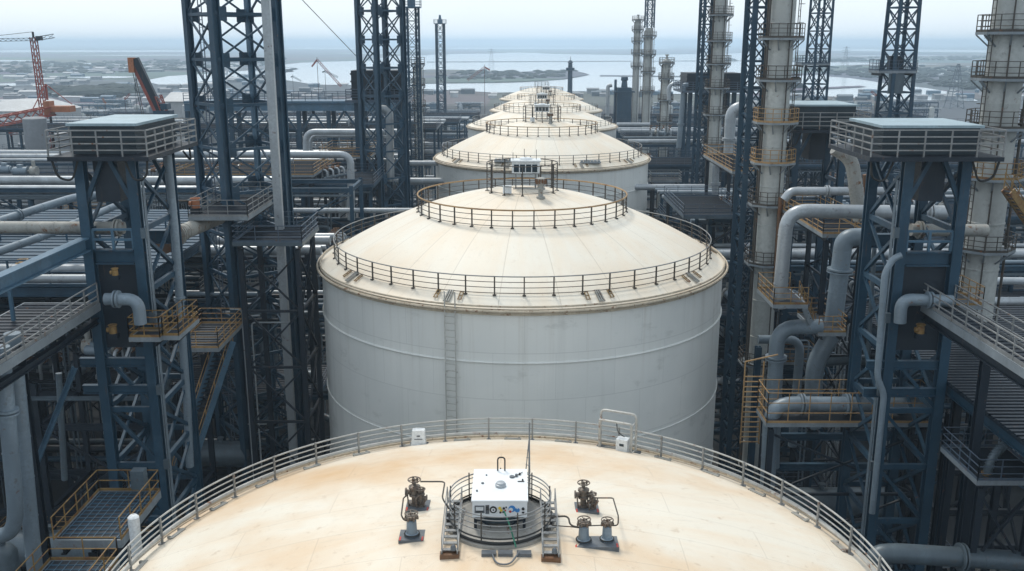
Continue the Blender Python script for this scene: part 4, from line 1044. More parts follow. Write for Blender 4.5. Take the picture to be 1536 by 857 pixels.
deck('little landing with yellow rails at the far end of the catwalk by the column', at(1392, 447, 55).x, at(1452, 447, 55).x, 53.2, 56.0, zy, 'yellow', step=.8, slats=False, name='landing')
stair('yellow stair with close treads hanging from the yellow railed ring', at(1502, 285, 58.2) + Vector((.4, 0, 0)), at(1560, 355, 58.2) + Vector((.3, .8, 0)), (0, 1.0, 0), mat='yellow', railmat='yellow', steps=12)
motor('yellow actuator on the cross beam under the catwalk landing', at(1380, 500, 49.0), .42, 'yellow')
motor('rusty actuator at the head of the catwalk landing', at(1391, 416, 50.6), .42, 'rust')
p = at(1430, 395, 56); t = thing('info_sign', 'small pale blue sign board with illegible marks above the landing', 'sign', p)
b = B(); b.box(p.x - .42, p.x + .42, 56, 56.05, p.z - .2, p.z + .2); b.build('board', M['roof_sheet'], t)
b = B(); b.box(p.x - .36, p.x - .18, 55.985, 55.997, p.z - .1, p.z + .1); b.build('mark', M['redpaint'], t)
b = B()
for k in range(3): b.box(p.x - .1, p.x + .34, 55.985, 55.997, p.z - .13 + k * .1, p.z - .09 + k * .1)
b.build('mark', M['blue'], t)
b = B()
for s in (-.3, .3): b.bar((p.x + s, 56.08, p.z + .2), (p.x + s, 56.08, zy), .06)
b.build('post', M['steel_light'], t)

# pipes on the right
pipe('pale blue pipe that climbs, elbows and runs level to the braced tower', [at(1168, 462, 59), at(1181, 316, 59), at(1300, 318, 59), at(1418, 319, 59)], .44, 'pipe', bands=4, n=20, bend=1.3, flange=((2, .8),))
pipe('fat grey upright pipe dropping through the lower yellow railed balcony', [at(1300, 356, 62), at(1266, 356, 62), at(1250, 486, 62), at(1246, 505, 62), at(1222, 545, 62), at(1218, 640, 62)], .60, 'pipe_blue', bands=1.6, n=22, bend=1.1)
pipe('grey pipe elbowing down beside the bottom of the low reaching column', [at(1232, 490, 60), at(1166, 491, 60), at(1161, 610, 60), at(1158, 700, 60)], .50, 'pipe_blue', bands=1.4, n=20, bend=1.5)
pipe('grey pipe running along the railed gantry and hooking down at its far end', [at(1151, 730, 54), at(1157, 606, 54), at(1384, 607, 54), at(1390, 633, 54)], .46, 'pipe_blue', bands=1.6, n=20, bend=1.35, flange=((1, .2), (1, .5)))
pipe('thin kinked pale pole pipe clamped to the braced tower', [at(1352, 383, 48.8), at(1340, 388, 48.8), at(1327, 410, 48.8), at(1316, 566, 48.8), at(1326, 592, 48.8), at(1308, 770, 48.8)], .17, 'pipe_blue', bands=0, bend=.35, n=12)
pipe('level pale pipe with an elbow above the climbing pale blue pipe', [at(1176, 300, 67), at(1186, 287, 67), at(1330, 287, 67)], .30, 'pipe', bands=2.5, n=14)
pipe('rust marked elbow pipe under the wide railed box', [at(1252, 222, 61), at(1278, 240, 61), at(1290, 330, 61)], .44, 'pipe_worn', bands=.5, n=18, bend=1.2)
pipe('rusty upright pipe beside the rust marked elbow', [at(1299, 262, 61.5), at(1304, 325, 61.5)], .22, 'rust', bands=0)
pipe('low grey pipe from the tank wall past the low column and up into the shade', [at(1030, 570, 88), at(1190, 573, 78), at(1213, 571, 76), at(1220, 530, 76)], .30, 'pipe', bands=3, n=12)
pipe('short pale pipe from the tank wall to the low reaching column', [at(1030, 475, 90), at(1150, 475, 78)], .27, 'pipe', bands=3)
pipe('thin blue standpipe between the tank roof and the low column', [at(1119, 371, 80), at(1111, 378, 80), at(1109, 455, 80), at(1114, 470, 80), at(1114, 520, 80)], .22, 'pipe_blue', bands=0, bend=.5)
pipe('pale pipe running right from the second tank to an upright bend', [at(950, 281, 121), at(1062, 281, 121)], .40, 'pipe', bands=4)
pipe('hooked pale pipe at the corner of the rusty railed deck', [at(1073, 297, 103), at(1074, 241, 103), at(1100, 240, 103)], .38, 'pipe', bend=1.4, n=14)
pipe('tall grey hooked pipe behind the slim lattice leg tower', [at(1093, 238, 108), at(1096, 161, 108), at(1135, 159, 108)], .60, 'pipe', bend=2.0, n=18)
pipe('thin upright pipe in front of the dark machinery box', [at(1018, 222, 150), at(1026, 128, 150), at(1032, 128, 150)], .40, 'pipe_blue', bend=1.2)
pipe('pale pipe arching from the short capped column to the machinery box', [at(1003, 150, 170), at(1003, 126, 170), at(1040, 126, 170)], .34, 'pipe', bend=1.2)
pipe('small hooked grey pipe standing alone by the water', [at(911, 175, 280), at(912, 129, 280), at(918, 128, 280)], .55, 'pipe', bend=1.4)
pipe('short level pipe near the foot of the distant columns', [at(925, 187, 205), at(975, 187, 205)], .42, 'pipe', bands=5)
pipe('longer level pipe just before the foot of the distant columns', [at(930, 197, 185), at(988, 197, 185)], .42, 'pipe', bands=5)
pipe('thick blue pipe crossing the dark bottom corner', [at(1312, 880, 43), at(1312, 832, 43), at(1345, 830, 43), at(1600, 846, 43)], .50, 'pipe_dark', bands=3, n=18, bend=1.0)
# balcony pair with yellow rails
za = at(1200, 461, 57).z; zb3 = at(1250, 497, 60).z
deck('upper yellow railed balcony at the foot of the climbing pale blue pipe', at(1160, 461, 57.5).x, at(1211, 461, 57.5).x, 57.5, 61.5, za, 'yellow', step=1, slats=False, name='balcony', sides='flb')
deck('lower yellow railed balcony around the fat grey upright pipe', at(1232, 499, 59).x, at(1274, 499, 59).x, 59.6, 64.2, zb3, 'yellow', step=1, slats=False, name='balcony', sides='frb')
stair('short yellow railed stair between the two balconies', (at(1211, 461, 57.5).x, 59.2, za), (at(1232, 499, 59).x, 60.6, zb3), (.2, 1.1, 0), mat='deck_edge', railmat='yellow', steps=6)
# gantry around the hooked pipe and the ladder frame
zg = at(1250, 625, 54).z
deck('narrow tan railed gantry carrying the hooked grey pipe', at(1150, 625, 53).x, at(1400, 625, 53).x, 52.9, 55.2, zg, 'rail_tan', legs=0, step=1.2, slats=False, h=1.9, name='pipe_gantry', cat='gantry')
p0 = at(1116, 575, 55.5); p1 = at(1139, 665, 55.5)
t = thing('caged_ladder', 'tan steel ladder frame hanging left of the pipe gantry', 'ladder', (p0.x, 55.5, p1.z))
b = B(); xw = 1.15
for s in (0, xw): b.bar((p0.x + s, 55.5, p1.z), (p0.x + s, 55.5, p0.z + 1.4), .07)
for i in range(14): z = p1.z + .1 + i * (p0.z - p1.z) / 12; b.bar((p0.x, 55.5, z), (p0.x + xw, 55.5, z), .06)
b.build('rungs', M['rail_tan'], t)
b = B(); b.bar((p0.x + xw, 55.5, p1.z), (p0.x + xw + .6, 55.2, p1.z), .07); b.bar((p0.x, 55.5, p0.z + 1.4), (p0.x + xw + .8, 55.4, p0.z + 1.9), .07); b.build('bracket', M['rail_tan'], t)
# corrugated hose platform in the corner
zh = at(1500, 722, 42.5).z
deck('small railed platform under the ribbed hose', at(1466, 722, 42.5).x, at(1570, 722, 42.5).x, 42.5, 46.5, zh, 'rail_navy', legs=0, step=1.0, slats=False)
hp = [at(1480, 715, 43.2), at(1486, 690, 43.2), at(1500, 672, 43.5), at(1520, 660, 44), at(1560, 628, 45)]
b = B(); b.path(hp, .19, 14, .8)
Q = B(); Q.path(hp, .01, 3, .8); cc = [Vector(Q.v[i]) for i in range(0, len(Q.v), 3)]
for p, q in zip(cc, cc[1:]):
    m = max(1, int((q - p).length / .13))
    for i in range(m):
        a_ = p.lerp(q, i / m); u_ = (q - p).normalized(); b.path([a_ - u_ * .03, a_ + u_ * .03], .235, 14)
one('ribbed_hose', 'ribbed pale hose rising out of the dark corner', 'hose', b, M['pipe_dark'])
motor('tan valve at the lower end of the ribbed hose', at(1478, 722, 43.2), .4, 'yellow')

# decks right of the second tank
z = at(1150, 262, 88).z
deck('rusty railed deck behind the slim lattice leg tower', at(1106, 262, 88).x, at(1150, 262, 88).x + .5, 90, 104, z, 'rail_tan', legs=3, step=1.5)
z = at(1240, 300, 70).z
deck('pale edged deck slanting away under the box between the columns', at(1238, 352, 63).x, at(1300, 352, 63).x + .4, 63.5, 75.5, at(1270, 352, 63.5).z, 'rail_tan', legs=3, step=1.2)
zd = at(1000, 325, 88).z
deck('navy deck of pipes beside the wide railed tank roof', at(1020, 325, 90).x, at(1110, 325, 90).x, 88, 100, zd, 'rail_navy', legs=2, edge='pipe_dark')
# machinery box behind the six ringed column
xa, xb = at(1030, 130, 150).x, at(1112, 130, 150).x; za, zb2 = at(1070, 136, 150).z, at(1070, 110, 150).z
t = thing('machine_house', 'dark railed machinery box behind the six ringed pale column', 'machine house', ((xa + xb) / 2, 153, 0))
b = B(); b.box(xa, xb, 150, 156, za, zb2)
for i in range(3): b.box(xa - .1, xb + .1, 149.9, 156.1, za + .4 + i * .8, za + .55 + i * .8)
b.build('housing', M['steel_dark'], t)
b = B(); b.box(xa - .9, xb + .9, 149, 157, za - .3, za - .003); railing(b, b, [(xa - .9, 149, za), (xb + .9, 149, za), (xb + .9, 157, za), (xa - .9, 157, za)], h=1.3, step=1.6, r=.045, rails=4, closed=True); b.build('gallery', M['rail_navy'], t)
b = B(); b.box((xa + xb) / 2 - 2, (xa + xb) / 2 + 2.4, 151, 155, za - 3, za - .303); b.box((xa + xb) / 2 - 1, (xa + xb) / 2 + 1.2, 151.5, 154.5, za - 6, za - 3); b.build('hopper', M['steel_dark'], t)
for x in (xa + .8, xb - .8):
    for y in (151, 155.5): b = B(); b.ibeam((x, y, 0), (x, y, za - .3), .6, .6); b.build('leg', M['steel'], t)
# blue block by the water
p = at(935, 150, 260); t = thing('process_block', 'small dark blue process block beside the distant thin columns', 'process block', (p.x, 262, 0))
b = B(); b.box(p.x - 1.6, p.x + 2.2, 260, 264, 0, at(935, 132, 260).z); b.box(p.x - 2.6, p.x + 3, 259.5, 264.5, at(935, 139, 260).z, at(935, 137, 260).z); b.build('casing', M['steel'], t)
b = B(); b.lathe([(.9, at(935, 132, 260).z), (.7, at(935, 122, 260).z), (1.0, at(935, 121, 260).z), (.9, at(935, 116, 260).z)], p.x + .4, 262, 14, False, True); b.lathe([(.35, 0), (.35, at(925, 120, 260).z)], p.x - 2.0, 262, 10, False, True); b.build('vent_stack', M['steel'], t)

# broad flat deck behind the catwalk, with rows of posts
def flat_deck(label, x0, x1, y0, y1, z):
    t = thing('flat_deck', label, 'deck', ((x0 + x1) / 2, (y0 + y1) / 2, 0))
    b = B(); b.box(x0, x1, y0, y1, z - .2, z)
    for i in range(int((y1 - y0) / 1.15)): b.box(x0, x1, y0 + .3 + i * 1.15, y0 + .38 + i * 1.15, z, z + .06)
    b.build('sheet', M['steel'], t)
    b = B(); b.ibeam((x0, y0 + .1, z - .55), (x1, y0 + .1, z - .55), .3, .6); b.ibeam((x1 - .15, y0 + .3, z - .55), (x1 - .15, y1, z - .55), .3, .6); b.build('edge_beam', M['steel'], t)
    for yy in (y0 + .15, (y0 + y1) / 2):
        b = B(); railing(b, b, [(x0, yy, z), (x1, yy, z)], h=1.5, step=2.6, r=.055, rails=2); b.build('railing', M['steel'], t)
    for x in (x0 + 2, (x0 + x1) / 2, x1 - .6):
        for y in (y0 + .6, y1 - .6): b = B(); b.ibeam((x, y, 0), (x, y, z - .86), .4, .4); b.build('leg', M['steel_dark'], t)
    return t
flat_deck('broad slate blue flat deck with rows of posts behind the end of the long catwalk', -74, -24.4, 59, 87, 26.0)
pipe('grey pipe lying along the front of the broad slate blue deck', [(-74, 61.2, 26.45), (-26, 61.2, 26.45)], .33, 'pipe', bands=3)
pipe('thin blue pipe lying at the middle of the broad slate blue deck', [(-74, 74.5, 26.3), (-26, 74.5, 26.3)], .22, 'pipe_blue', bands=3)
pipe('pale level pipe just above the catwalk deck, running off the picture edge', [at(-40, 418, 57), at(150, 418, 57)], .26, 'pipe', bands=2.4)
# right hand details
pipe('blue grey elbow pipe between the braced tower and the yellow railed landing', [at(1350, 484, 49.0), at(1352, 449, 49.0), at(1428, 452, 49.0)], .33, 'pipe_blue', bands=.7, bend=.9, n=16, flange=((1, .55),))
pipe('wide worn pale pipe between the wide railed box tower and the column', [at(1366, 345, 54.0), at(1480, 346, 54.0)], .36, 'pipe_worn', bands=1.6, n=18, flange=((0, .12),))
pipe('upper pale pipe passing behind the yellow ringed column above the corrugated deck', [at(1385, 421, 66.5), at(1580, 422, 66.5)], .27, 'pipe', bands=2.5)
pipe('lower pale pipe passing behind the yellow ringed column above the corrugated deck', [at(1400, 452, 66), at(1580, 453, 66)], .33, 'pipe', bands=2.5)
pipe('slim grey riser with a bent top, left of the wide railed box tower', [at(1318, 358, 58), at(1301, 360, 58), at(1288, 520, 58), at(1283, 640, 58)], .20, 'pipe_blue', bands=3, bend=.8)
pipe('slimmer straight riser close to the bent top riser', [at(1312, 366, 57.5), at(1296, 640, 57.5)], .14, 'pipe_dark', bands=0)
pipe('rusty riser standing along the low reaching column', [at(1171, 296, 73.4), at(1160, 462, 73.4)], .17, 'rust', bands=0)
pipe('second rusty riser next to the low reaching column', [at(1177, 300, 73.3), at(1167, 440, 73.3)], .10, 'rust', bands=0)
pipe('small dark elbow pipe behind the lower yellow railed balcony', [at(1215, 640, 64), at(1219, 545, 64), at(1262, 540, 64), at(1300, 540, 64)], .36, 'pipe_dark', bands=1.2, bend=1.0, n=16)
# ------------------------------------------------------------------ pipe racks that fill both strips
def rack_pipes(side, x0, x1, y, depth, z, spec, lab, grp):
    n = len(spec)
    for i, (r, mt) in enumerate(spec):
        yy = y - depth / 2 + .6 + (depth - 1.2) * (i / max(1, n - 1))
        b = B(); b.tube((x0 - 1, yy, z + .22 + r), (x1 + 1, yy, z + .22 + r), r, 12)
        L = x1 - x0; m = int(L / 3.2)
        for k in range(m): xx = x0 + L * (k + .5) / m; b.path([(xx - .05, yy, z + .22 + r), (xx + .05, yy, z + .22 + r)], r * 1.06, 12)
        one('pipe', lab, 'pipe', b, M[mt], grp)
def pick_low_shade(): return rnd.choice([(.22, 'pipe_dark'), (.26, 'steel'), (.16, 'steel_dark'), (.34, 'steel_dark'), (.3, 'steel')])  # darker paints for low pipes: the shade down there is put into their colour
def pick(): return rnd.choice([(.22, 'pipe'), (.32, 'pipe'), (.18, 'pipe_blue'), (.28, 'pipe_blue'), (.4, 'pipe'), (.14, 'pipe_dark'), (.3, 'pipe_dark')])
LR = [  # y, depth, top, levels, columns, inner x, outer x, deck level
    (60, 6, 20, (5, 11, 17), 6, -21.5, -66, None, 'behind the braced tower with the red boom above it'),
    (76, 7, 25, (6, 13, 19.5, 24.5), 7, -16.0, -78, 13.3, 'around the tall lattice derrick'),
    (94, 6, 27.6, (6, 13, 20, 27.2), 7, -15.5, -86, 20.4, 'carrying the two long pale pipes'),
    (108, 9, 26, (7, 14, 20, 25.5), 7, -15.5, -90, 25.9, 'under the wide tan railed platform'),
    (128, 8, 26, (8, 16, 21.5, 25.6), 7, -15, -98, 21.8, 'under the bent pair of pale pipes'),
    (165, 9, 27, (9, 17, 22, 26.6), 8, -13, -110, 27.0, 'just beyond the long blue pipe bridge'),
    (186, 8, 26, (10, 20, 25.6), 7, -14, -100, 20.3, 'second beyond the long blue pipe bridge'),
    (215, 9, 24, (10, 18, 23.6), 8, -12, -110, 24.0, 'third beyond the long blue pipe bridge'),
    (248, 9, 22, (10, 16, 21.6), 8, -12, -120, 16.3, 'fourth beyond the long blue pipe bridge'),
    (290, 10, 20, (9, 14, 19.6), 8, -10, -120, 20, 'well beyond the pipe bridge near the lone mast'),
]
for (y, d, top, lv, nc, xi, xo, dz, where) in LR:
    rack('pipe rack ' + where, xo, xi, y, d, top, lv, nc, mat='steel' if y > 90 else 'steel_dark', deckz=dz, brace=y < 130)
    for j, z in enumerate(lv):
        if y == 94 and j == 3 or y == 60: continue
        if dz and abs(dz - z) < .6: continue
        spec = [(pick_low_shade if z < 21 and y < 110 else pick)() for _ in range(4 if y < 140 else 3)]
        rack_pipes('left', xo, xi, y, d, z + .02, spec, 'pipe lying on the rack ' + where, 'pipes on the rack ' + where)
RR_ = [
    (60, 6, 18, (5, 11, 17), 5, 28, 70, None, 'below the corrugated dark deck'),
    (86, 8, 22, (6, 12, 17, 21.6), 7, 17.5, 80, 17.3, 'behind the low reaching pale column'),
    (98, 7, 24, (6, 13, 19, 23.6), 7, 20, 88, 24.0, 'under the hooked grey pipe'),
    (116, 7, 23, (7, 14, 20, 22.6), 7, 19, 92, 20.3, 'in front of the six ringed column'),
    (140, 8, 24, (8, 16, 23.6), 7, 19, 100, 24.0, 'behind the six ringed column'),
    (160, 8, 25, (9, 17, 24.6), 7, 20, 105, 17.3, 'under the dark railed machinery box'),
    (178, 8, 24, (9, 17, 23.6), 7, 21, 110, 24.0, 'first before the distant thin columns'),
    (202, 8, 23, (9, 16, 22.6), 7, 23, 110, 16.3, 'at the feet of the distant thin columns'),
    (240, 9, 21, (9, 15, 20.6), 7, 25, 115, 21, 'beyond the distant thin columns'),
    (285, 9, 20, (9, 14, 19.6), 7, 27, 120, 20, 'by the waterside beyond the distant columns'),
]
for (y, d, top, lv, nc, xi, xo, dz, where) in RR_:
    rack('pipe rack ' + where, xi, xo, y, d, top, lv, nc, mat='steel' if y > 80 else 'steel_dark', deckz=dz, brace=y < 130)
    for z in lv:
        if dz and abs(dz - z) < .6 or y == 60: continue
        rack_pipes('right', xi, xo, y, d, z + .02, [(pick_low_shade if z < 21 and y < 110 else pick)() for _ in range(4 if y < 140 else 3)], 'pipe lying on the rack ' + where, 'pipes on the rack ' + where)
# risers on the racks
for i in range(60):
    left = i % 2 == 0; y0 = rnd.choice([70, 82, 90, 102, 114, 122, 136, 172, 194, 224])
    x = -rnd.uniform(17, 50) if left else rnd.uniform(20, 52); z0, z1 = rnd.uniform(4, 12), rnd.uniform(17, 24); dx = rnd.choice([-1, 1]) * rnd.uniform(3, 8)
    if left: lab = 'bent riser pipe climbing between the racks on the side of the red cranes'
    else: lab = 'bent riser pipe climbing between the racks on the side of the pale columns'
    pipe(lab, [(x, y0, z0), (x, y0, z1), (x + dx, y0, z1)], rnd.choice([.18, .26, .34]), rnd.choice(['pipe', 'pipe_blue', 'pipe_dark']), bands=3, group='risers between the racks on the red crane side' if left else 'risers between the racks on the column side')
# low plant in the deep shade beside the two front tanks
deck('low dark slatted deck in the shade left of the ladder tank wall', -29, -15, 62, 73, 8.3, 'rail_navy', legs=0, step=2)
deck('low dark slatted deck in the shade right of the ladder tank wall', 15.5, 30, 58, 70, 6.5, 'rail_navy', legs=0, step=2)
deck('dark slatted floor under the bottom grating walkway', -34, -19, 44, 58, 9, 'rail_tan', legs=0, step=2.5)
vessel('dull grey drum lying in the dark bay by the thick upright pipes', (-31, 52, 11.2), (-25, 52, 11.2), 1.1)
vessel('dull drum in the shade under the long descending stair', (-27, 67, 10.6), (-20, 67, 10.6), 1.0)
vessel('dull drum deep in the shade below the hooked grey gantry pipe', (20, 63, 8.6), (28, 63, 8.6), 1.1)
vessel('dull drum under the catwalk with the corrugated deck', (25, 46, 5.4), (33, 46, 5.4), 1.2)
for (x, y, h, lab) in ((-28, 47, 12, 'upright dark filter vessel in the bay by the diagonal strut'), (-25.2, 46.5, 11, 'squat dark filter vessel in the bay by the diagonal strut'), (20, 47, 9, 'upright dark filter vessel below the thin kinked pole pipe')):
    b = B(); b.lathe([(.55, 0), (.55, h), (.75, h), (.75, h + 1.8), (.5, h + 2.2), (.2, h + 2.3), (.2, h + 2.7)], x, y, 16, False, True); one('filter_vessel', lab, 'vessel', b, M['pipe_dark'])
for (py, px0, px1, Y, lab) in ((655, 1170, 1345, 62, 'dark cross beam under the hooked gantry pipe'), (700, 1165, 1330, 60, 'lowest dark cross beam under the hooked gantry pipe')):
    beam(lab, at(px0, py, Y), at(px1, py, Y), .3, .5, 'steel', name='cross_beam')
for (px, Y, lab) in ((1225, 64, 'dark upright post below the fat grey pipe'), (1275, 66, 'dark upright post between the fat pipe and the kinked pole pipe'), (1440, 56, 'dark upright post under the corrugated deck edge'), (1470, 55, 'second dark upright post under the corrugated deck edge'), (1135, 68, 'dark upright post behind the tan ladder frame')):
    p = at(px, 560, Y); beam(lab, (p.x, Y, 0), (p.x, Y, at(px, 520, Y).z), .45, .45, 'steel', name='steel_post', up=(0, 1, 0))
for (pa, pb, Y, lab) in (((1180, 640), (1240, 560), 66, 'slanting dark brace behind the gantry pipe'), ((1440, 690), (1536, 590), 57, 'slanting dark brace under the corrugated deck'), ((1290, 720), (1345, 660), 62, 'slanting dark brace behind the kinked pole pipe')):
    beam(lab, at(*pa, Y), at(*pb, Y), .28, .28, 'steel', name='brace')
for k, (ya, lab) in enumerate(((88, 'dark beam spanning the gap behind the ladder tank'), (104, 'dark beam spanning the gap before the second tank'))):
    beam(lab, (-16, ya, 12), (18, ya, 12), .5, .9, 'steel_dark', name='tie_beam')

# small railed platforms and thin conduits between the racks
for i in range(26):
    left = i % 2 == 0; yy = rnd.choice([84, 101, 116, 122, 137]) if left else rnd.choice([78, 92, 104, 110, 124, 133])
    x = rnd.uniform(-52, -19) if left else rnd.uniform(19, 50); z = rnd.uniform(13, 23); w_ = rnd.uniform(3, 6)
    sd = 'red crane side' if left else 'pale column side'
    deck('small railed service platform wedged between pipe racks, ' + sd, x - w_ / 2, x + w_ / 2, yy - 1.3, yy + 1.3, z, rnd.choice(['rail_tan', 'rail', 'rail_navy', 'yellow']), legs=0, step=1.2, slats=False, group='service platforms between the racks, ' + sd, name='service_platform')
for i in range(56):
    left = i % 2 == 0; yy = rnd.choice([66, 70, 82, 89, 100, 113, 121, 134]); x = rnd.uniform(-56, -18) if left else rnd.uniform(19.5, 54)
    sd = 'red crane side' if left else 'pale column side'; z1 = rnd.uniform(16, 25)
    b = B()
    for k in range(rnd.randint(2, 4)): b.path([(x + k * .32, yy, 0), (x + k * .32, yy, z1 - k * .5), (x + k * .32 + rnd.choice([-1, 1]) * rnd.uniform(.8, 3), yy, z1 - k * .5)], rnd.uniform(.05, .10), 6, .3)
    b.bar((x - .2, yy + .12, z1 * .6), (x + 1.2, yy + .12, z1 * .6), .06); b.bar((x - .2, yy + .12, z1 * .3), (x + 1.2, yy + .12, z1 * .3), .06)
    one('conduit_bundle', 'bundle of thin bent conduits rising between pipe racks, ' + sd, 'conduits', b, M[rnd.choice(['pipe', 'pipe_blue', 'pipe_dark', 'pipe_worn'])], 'conduit bundles between the racks, ' + sd)

# ------------------------------------------------------------------ far plant, sheds and cranes
def process_frame(label, x, y, w, d, h, nlev, seedv, group):
    r = random.Random(seedv); t = thing('process_unit', label, 'process unit', (x, y, 0), group)
    b = B(); nx = max(2, int(w / 6) + 1)
    for i in range(nx):
        for yy in (y - d / 2, y + d / 2): b.bar((x - w / 2 + w * i / (nx - 1), yy, 0), (x - w / 2 + w * i / (nx - 1), yy, h), .45)
    for k in range(nlev):
        z = h * (k + 1) / nlev
        for yy in (y - d / 2, y + d / 2): b.bar((x - w / 2, yy, z), (x + w / 2, yy, z), .4, .6)
        if k % 2 == nlev % 2 or k == nlev - 1: b.box(x - w / 2, x + w / 2, y - d / 2 + .25, y + d / 2 - .25, z - .1, z + .1)
        for i in range(nx - 1):
            xa = x - w / 2 + w * i / (nx - 1); xb = x - w / 2 + w * (i + 1) / (nx - 1)
            if r.random() < .5: b.bar((xa, y - d / 2, z - h / nlev), (xb, y - d / 2, z), .2)
    b.build('frame', M[r.choice(['steel', 'steel_light', 'steel'])], t)
    b = B()
    for k in range(r.randint(5, 9)):
        z = h * r.randint(1, nlev) / nlev + .5; yy = y - d / 2 + r.uniform(.5, d - .5); rr = r.uniform(.2, .5)
        b.tube((x - w / 2 - 2, yy, z), (x + w / 2 + 2, yy, z), rr, 8)
    b.build('pipe', M['pipe'], t)
    vm = M[r.choice(['column', 'pipe_dark', 'pipe'])]
    for k in range(r.randint(2, 4)):
        b = B(); xx = x + r.uniform(-w / 2, w / 2); rr = r.uniform(.6, 1.6); hh = h * r.uniform(.7, 1.25)
        b.lathe([(rr, 0), (rr, hh), (rr * .6, hh + rr * .5), (.1, hh + rr * .6)], xx, y + r.uniform(-d / 2, d / 2), 14)
        b.build('vessel', vm, t)
    b = B(); railing(b, b, [(x - w / 2, y - d / 2, h), (x + w / 2, y - d / 2, h)], h=1.2, step=2, r=.05); b.build('railing', M['rail_navy'], t)
k = 0
for row, y in enumerate((325, 352, 382, 415, 452, 495, 545, 610)):
    for side in (-1, 1):
        x = 22 if side > 0 else 20; 
        while x < (150 if side > 0 else 190) + row * 12:
            w = rnd.uniform(12, 26); 
            h = max(3.5, rnd.uniform(9, 18) - row * 1.5)
            if rnd.random() < .82 and not (side > 0 and row > 2 and x < 70):
                process_frame('hazy steel process frame in the far plant on the ' + ('red crane side' if side < 0 else 'pale column side'), side * (x + w / 2), y + rnd.uniform(-6, 6), w, rnd.uniform(7, 11), h, rnd.randint(2, 4), k, 'process frames of the far plant on the ' + ('red crane side' if side < 0 else 'pale column side'))
            k += 1; x += w + rnd.uniform(3, 14)
# stands of the left side nearer than the pipe bridge are racks; low sheds and store tanks further out
def shed(label, x, y, w, d, h, mt='shed', group=None, name='shed'):
    b = B(); b.box(x - w / 2, x + w / 2, y - d / 2, y + d / 2, 0, h)
    b.add([(x - w / 2 - .3, y - d / 2 - .3, h), (x + w / 2 + .3, y - d / 2 - .3, h), (x + w / 2 + .3, y + d / 2 + .3, h), (x - w / 2 - .3, y + d / 2 + .3, h), (x - w / 2 - .3, y, h + d * .14), (x + w / 2 + .3, y, h + d * .14)],
          [(0, 1, 5, 4), (2, 3, 4, 5), (0, 4, 3), (1, 2, 5)])
    return one(name, label, 'building', b, M[mt], group)
p = at(22, 160, 250)
b = B(); b.lathe([(12.5, 0), (12.5, at(22, 168, 250).z), (12.7, at(22, 167, 250).z), (6, at(22, 153, 252).z), (.1, at(22, 151, 252).z)], p.x - 2, 262, 48); one('storage_drum', 'wide low white roofed storage drum behind the grey silo', 'storage tank', b, M['shed'])
p = at(54, 200, 140); b = B(); b.lathe([(1.6, 0), (1.6, at(54, 178, 140).z), (1.3, at(54, 176, 140).z), (.1, at(54, 175, 140).z)], p.x, 140, 28); b.lathe([(1.64, at(54, 236, 140).z), (1.68, at(54, 240, 140).z), (1.68, at(54, 262, 140).z)], p.x, 140, 28); one('silo', 'plain grey silo beneath the red tower crane jib', 'silo', b, M['silo'])
p = at(98, 220, 150); b = B(); b.lathe([(1.4, 0), (1.4, at(98, 200, 150).z), (.1, at(98, 198, 150).z)], p.x, 150, 24); one('silo', 'shorter grey silo half hidden by the railed top box', 'silo', b, M['silo'])
for i, px in enumerate((287, 302, 318)):
    p = at(px, 190, 175); b = B(); b.lathe([(1.3, 0), (1.3, at(px, 158, 175).z), (.1, at(px, 155, 175).z)], p.x, 175, 20); one('silo', 'pale slim silo standing behind the legs of the pipe bridge', 'silo', b, M['shed'], 'slim silos behind the pipe bridge')
p = at(286, 158, 210); shed('pale shed with a plain wall behind the red boom crane', p.x - 1, 215, 9, 12, at(286, 152, 210).z)
def truss_boom(b, p, q, w, seg, n=4):
    p = Vector(p); q = Vector(q); u = (q - p).normalized(); r = u.cross(UP).normalized(); v = r.cross(u); L = (q - p).length; m = max(2, int(L / seg))
    cs = [(-1, -1), (1, -1), (1, 1), (-1, 1)]
    for a, c in cs: b.bar(p + r * a * w / 2 + v * c * w / 2, q + r * a * w / 2 + v * c * w / 2, w * .16)
    for i in range(m):
        for (a, c), (a2, c2) in zip(cs, cs[1:] + cs[:1]):
            b.bar(p + u * (L * i / m) + r * a * w / 2 + v * c * w / 2, p + u * (L * (i + 1) / m) + r * a2 * w / 2 + v * c2 * w / 2, w * .10)
# tower crane with a long jib
Y = 190; base = at(78, 250, Y); top = at(68, 56, Y)
t = thing('tower_crane', 'red lattice tower crane with a grey jib reaching out of the picture', 'crane', (base.x, Y, 0))
b = B(); truss_boom(b, (base.x, Y, 0), (base.x - .6, Y, top.z), .95, 1.3); b.build('mast', M['red'], t)
b = B(); truss_boom(b, (base.x - .6, Y, top.z - .4), at(-90, 62, 170), .5, 1.2); truss_boom(b, (base.x - .6, Y, top.z - .4), at(81, 54, Y + 2), .7, 1.2); b.build('jib', M['pipe_dark'], t)
b = B(); b.bar((base.x - .6, Y, top.z), (base.x - .6, Y, top.z + 1.0), .3); b.bar((base.x - .6, Y, top.z + 1.0), at(-60, 60, 175), .08); b.box(base.x + .1, base.x + 1.0, Y - .6, Y + .4, top.z - .6, top.z + .2); b.build('cab', M['steel_dark'], t)
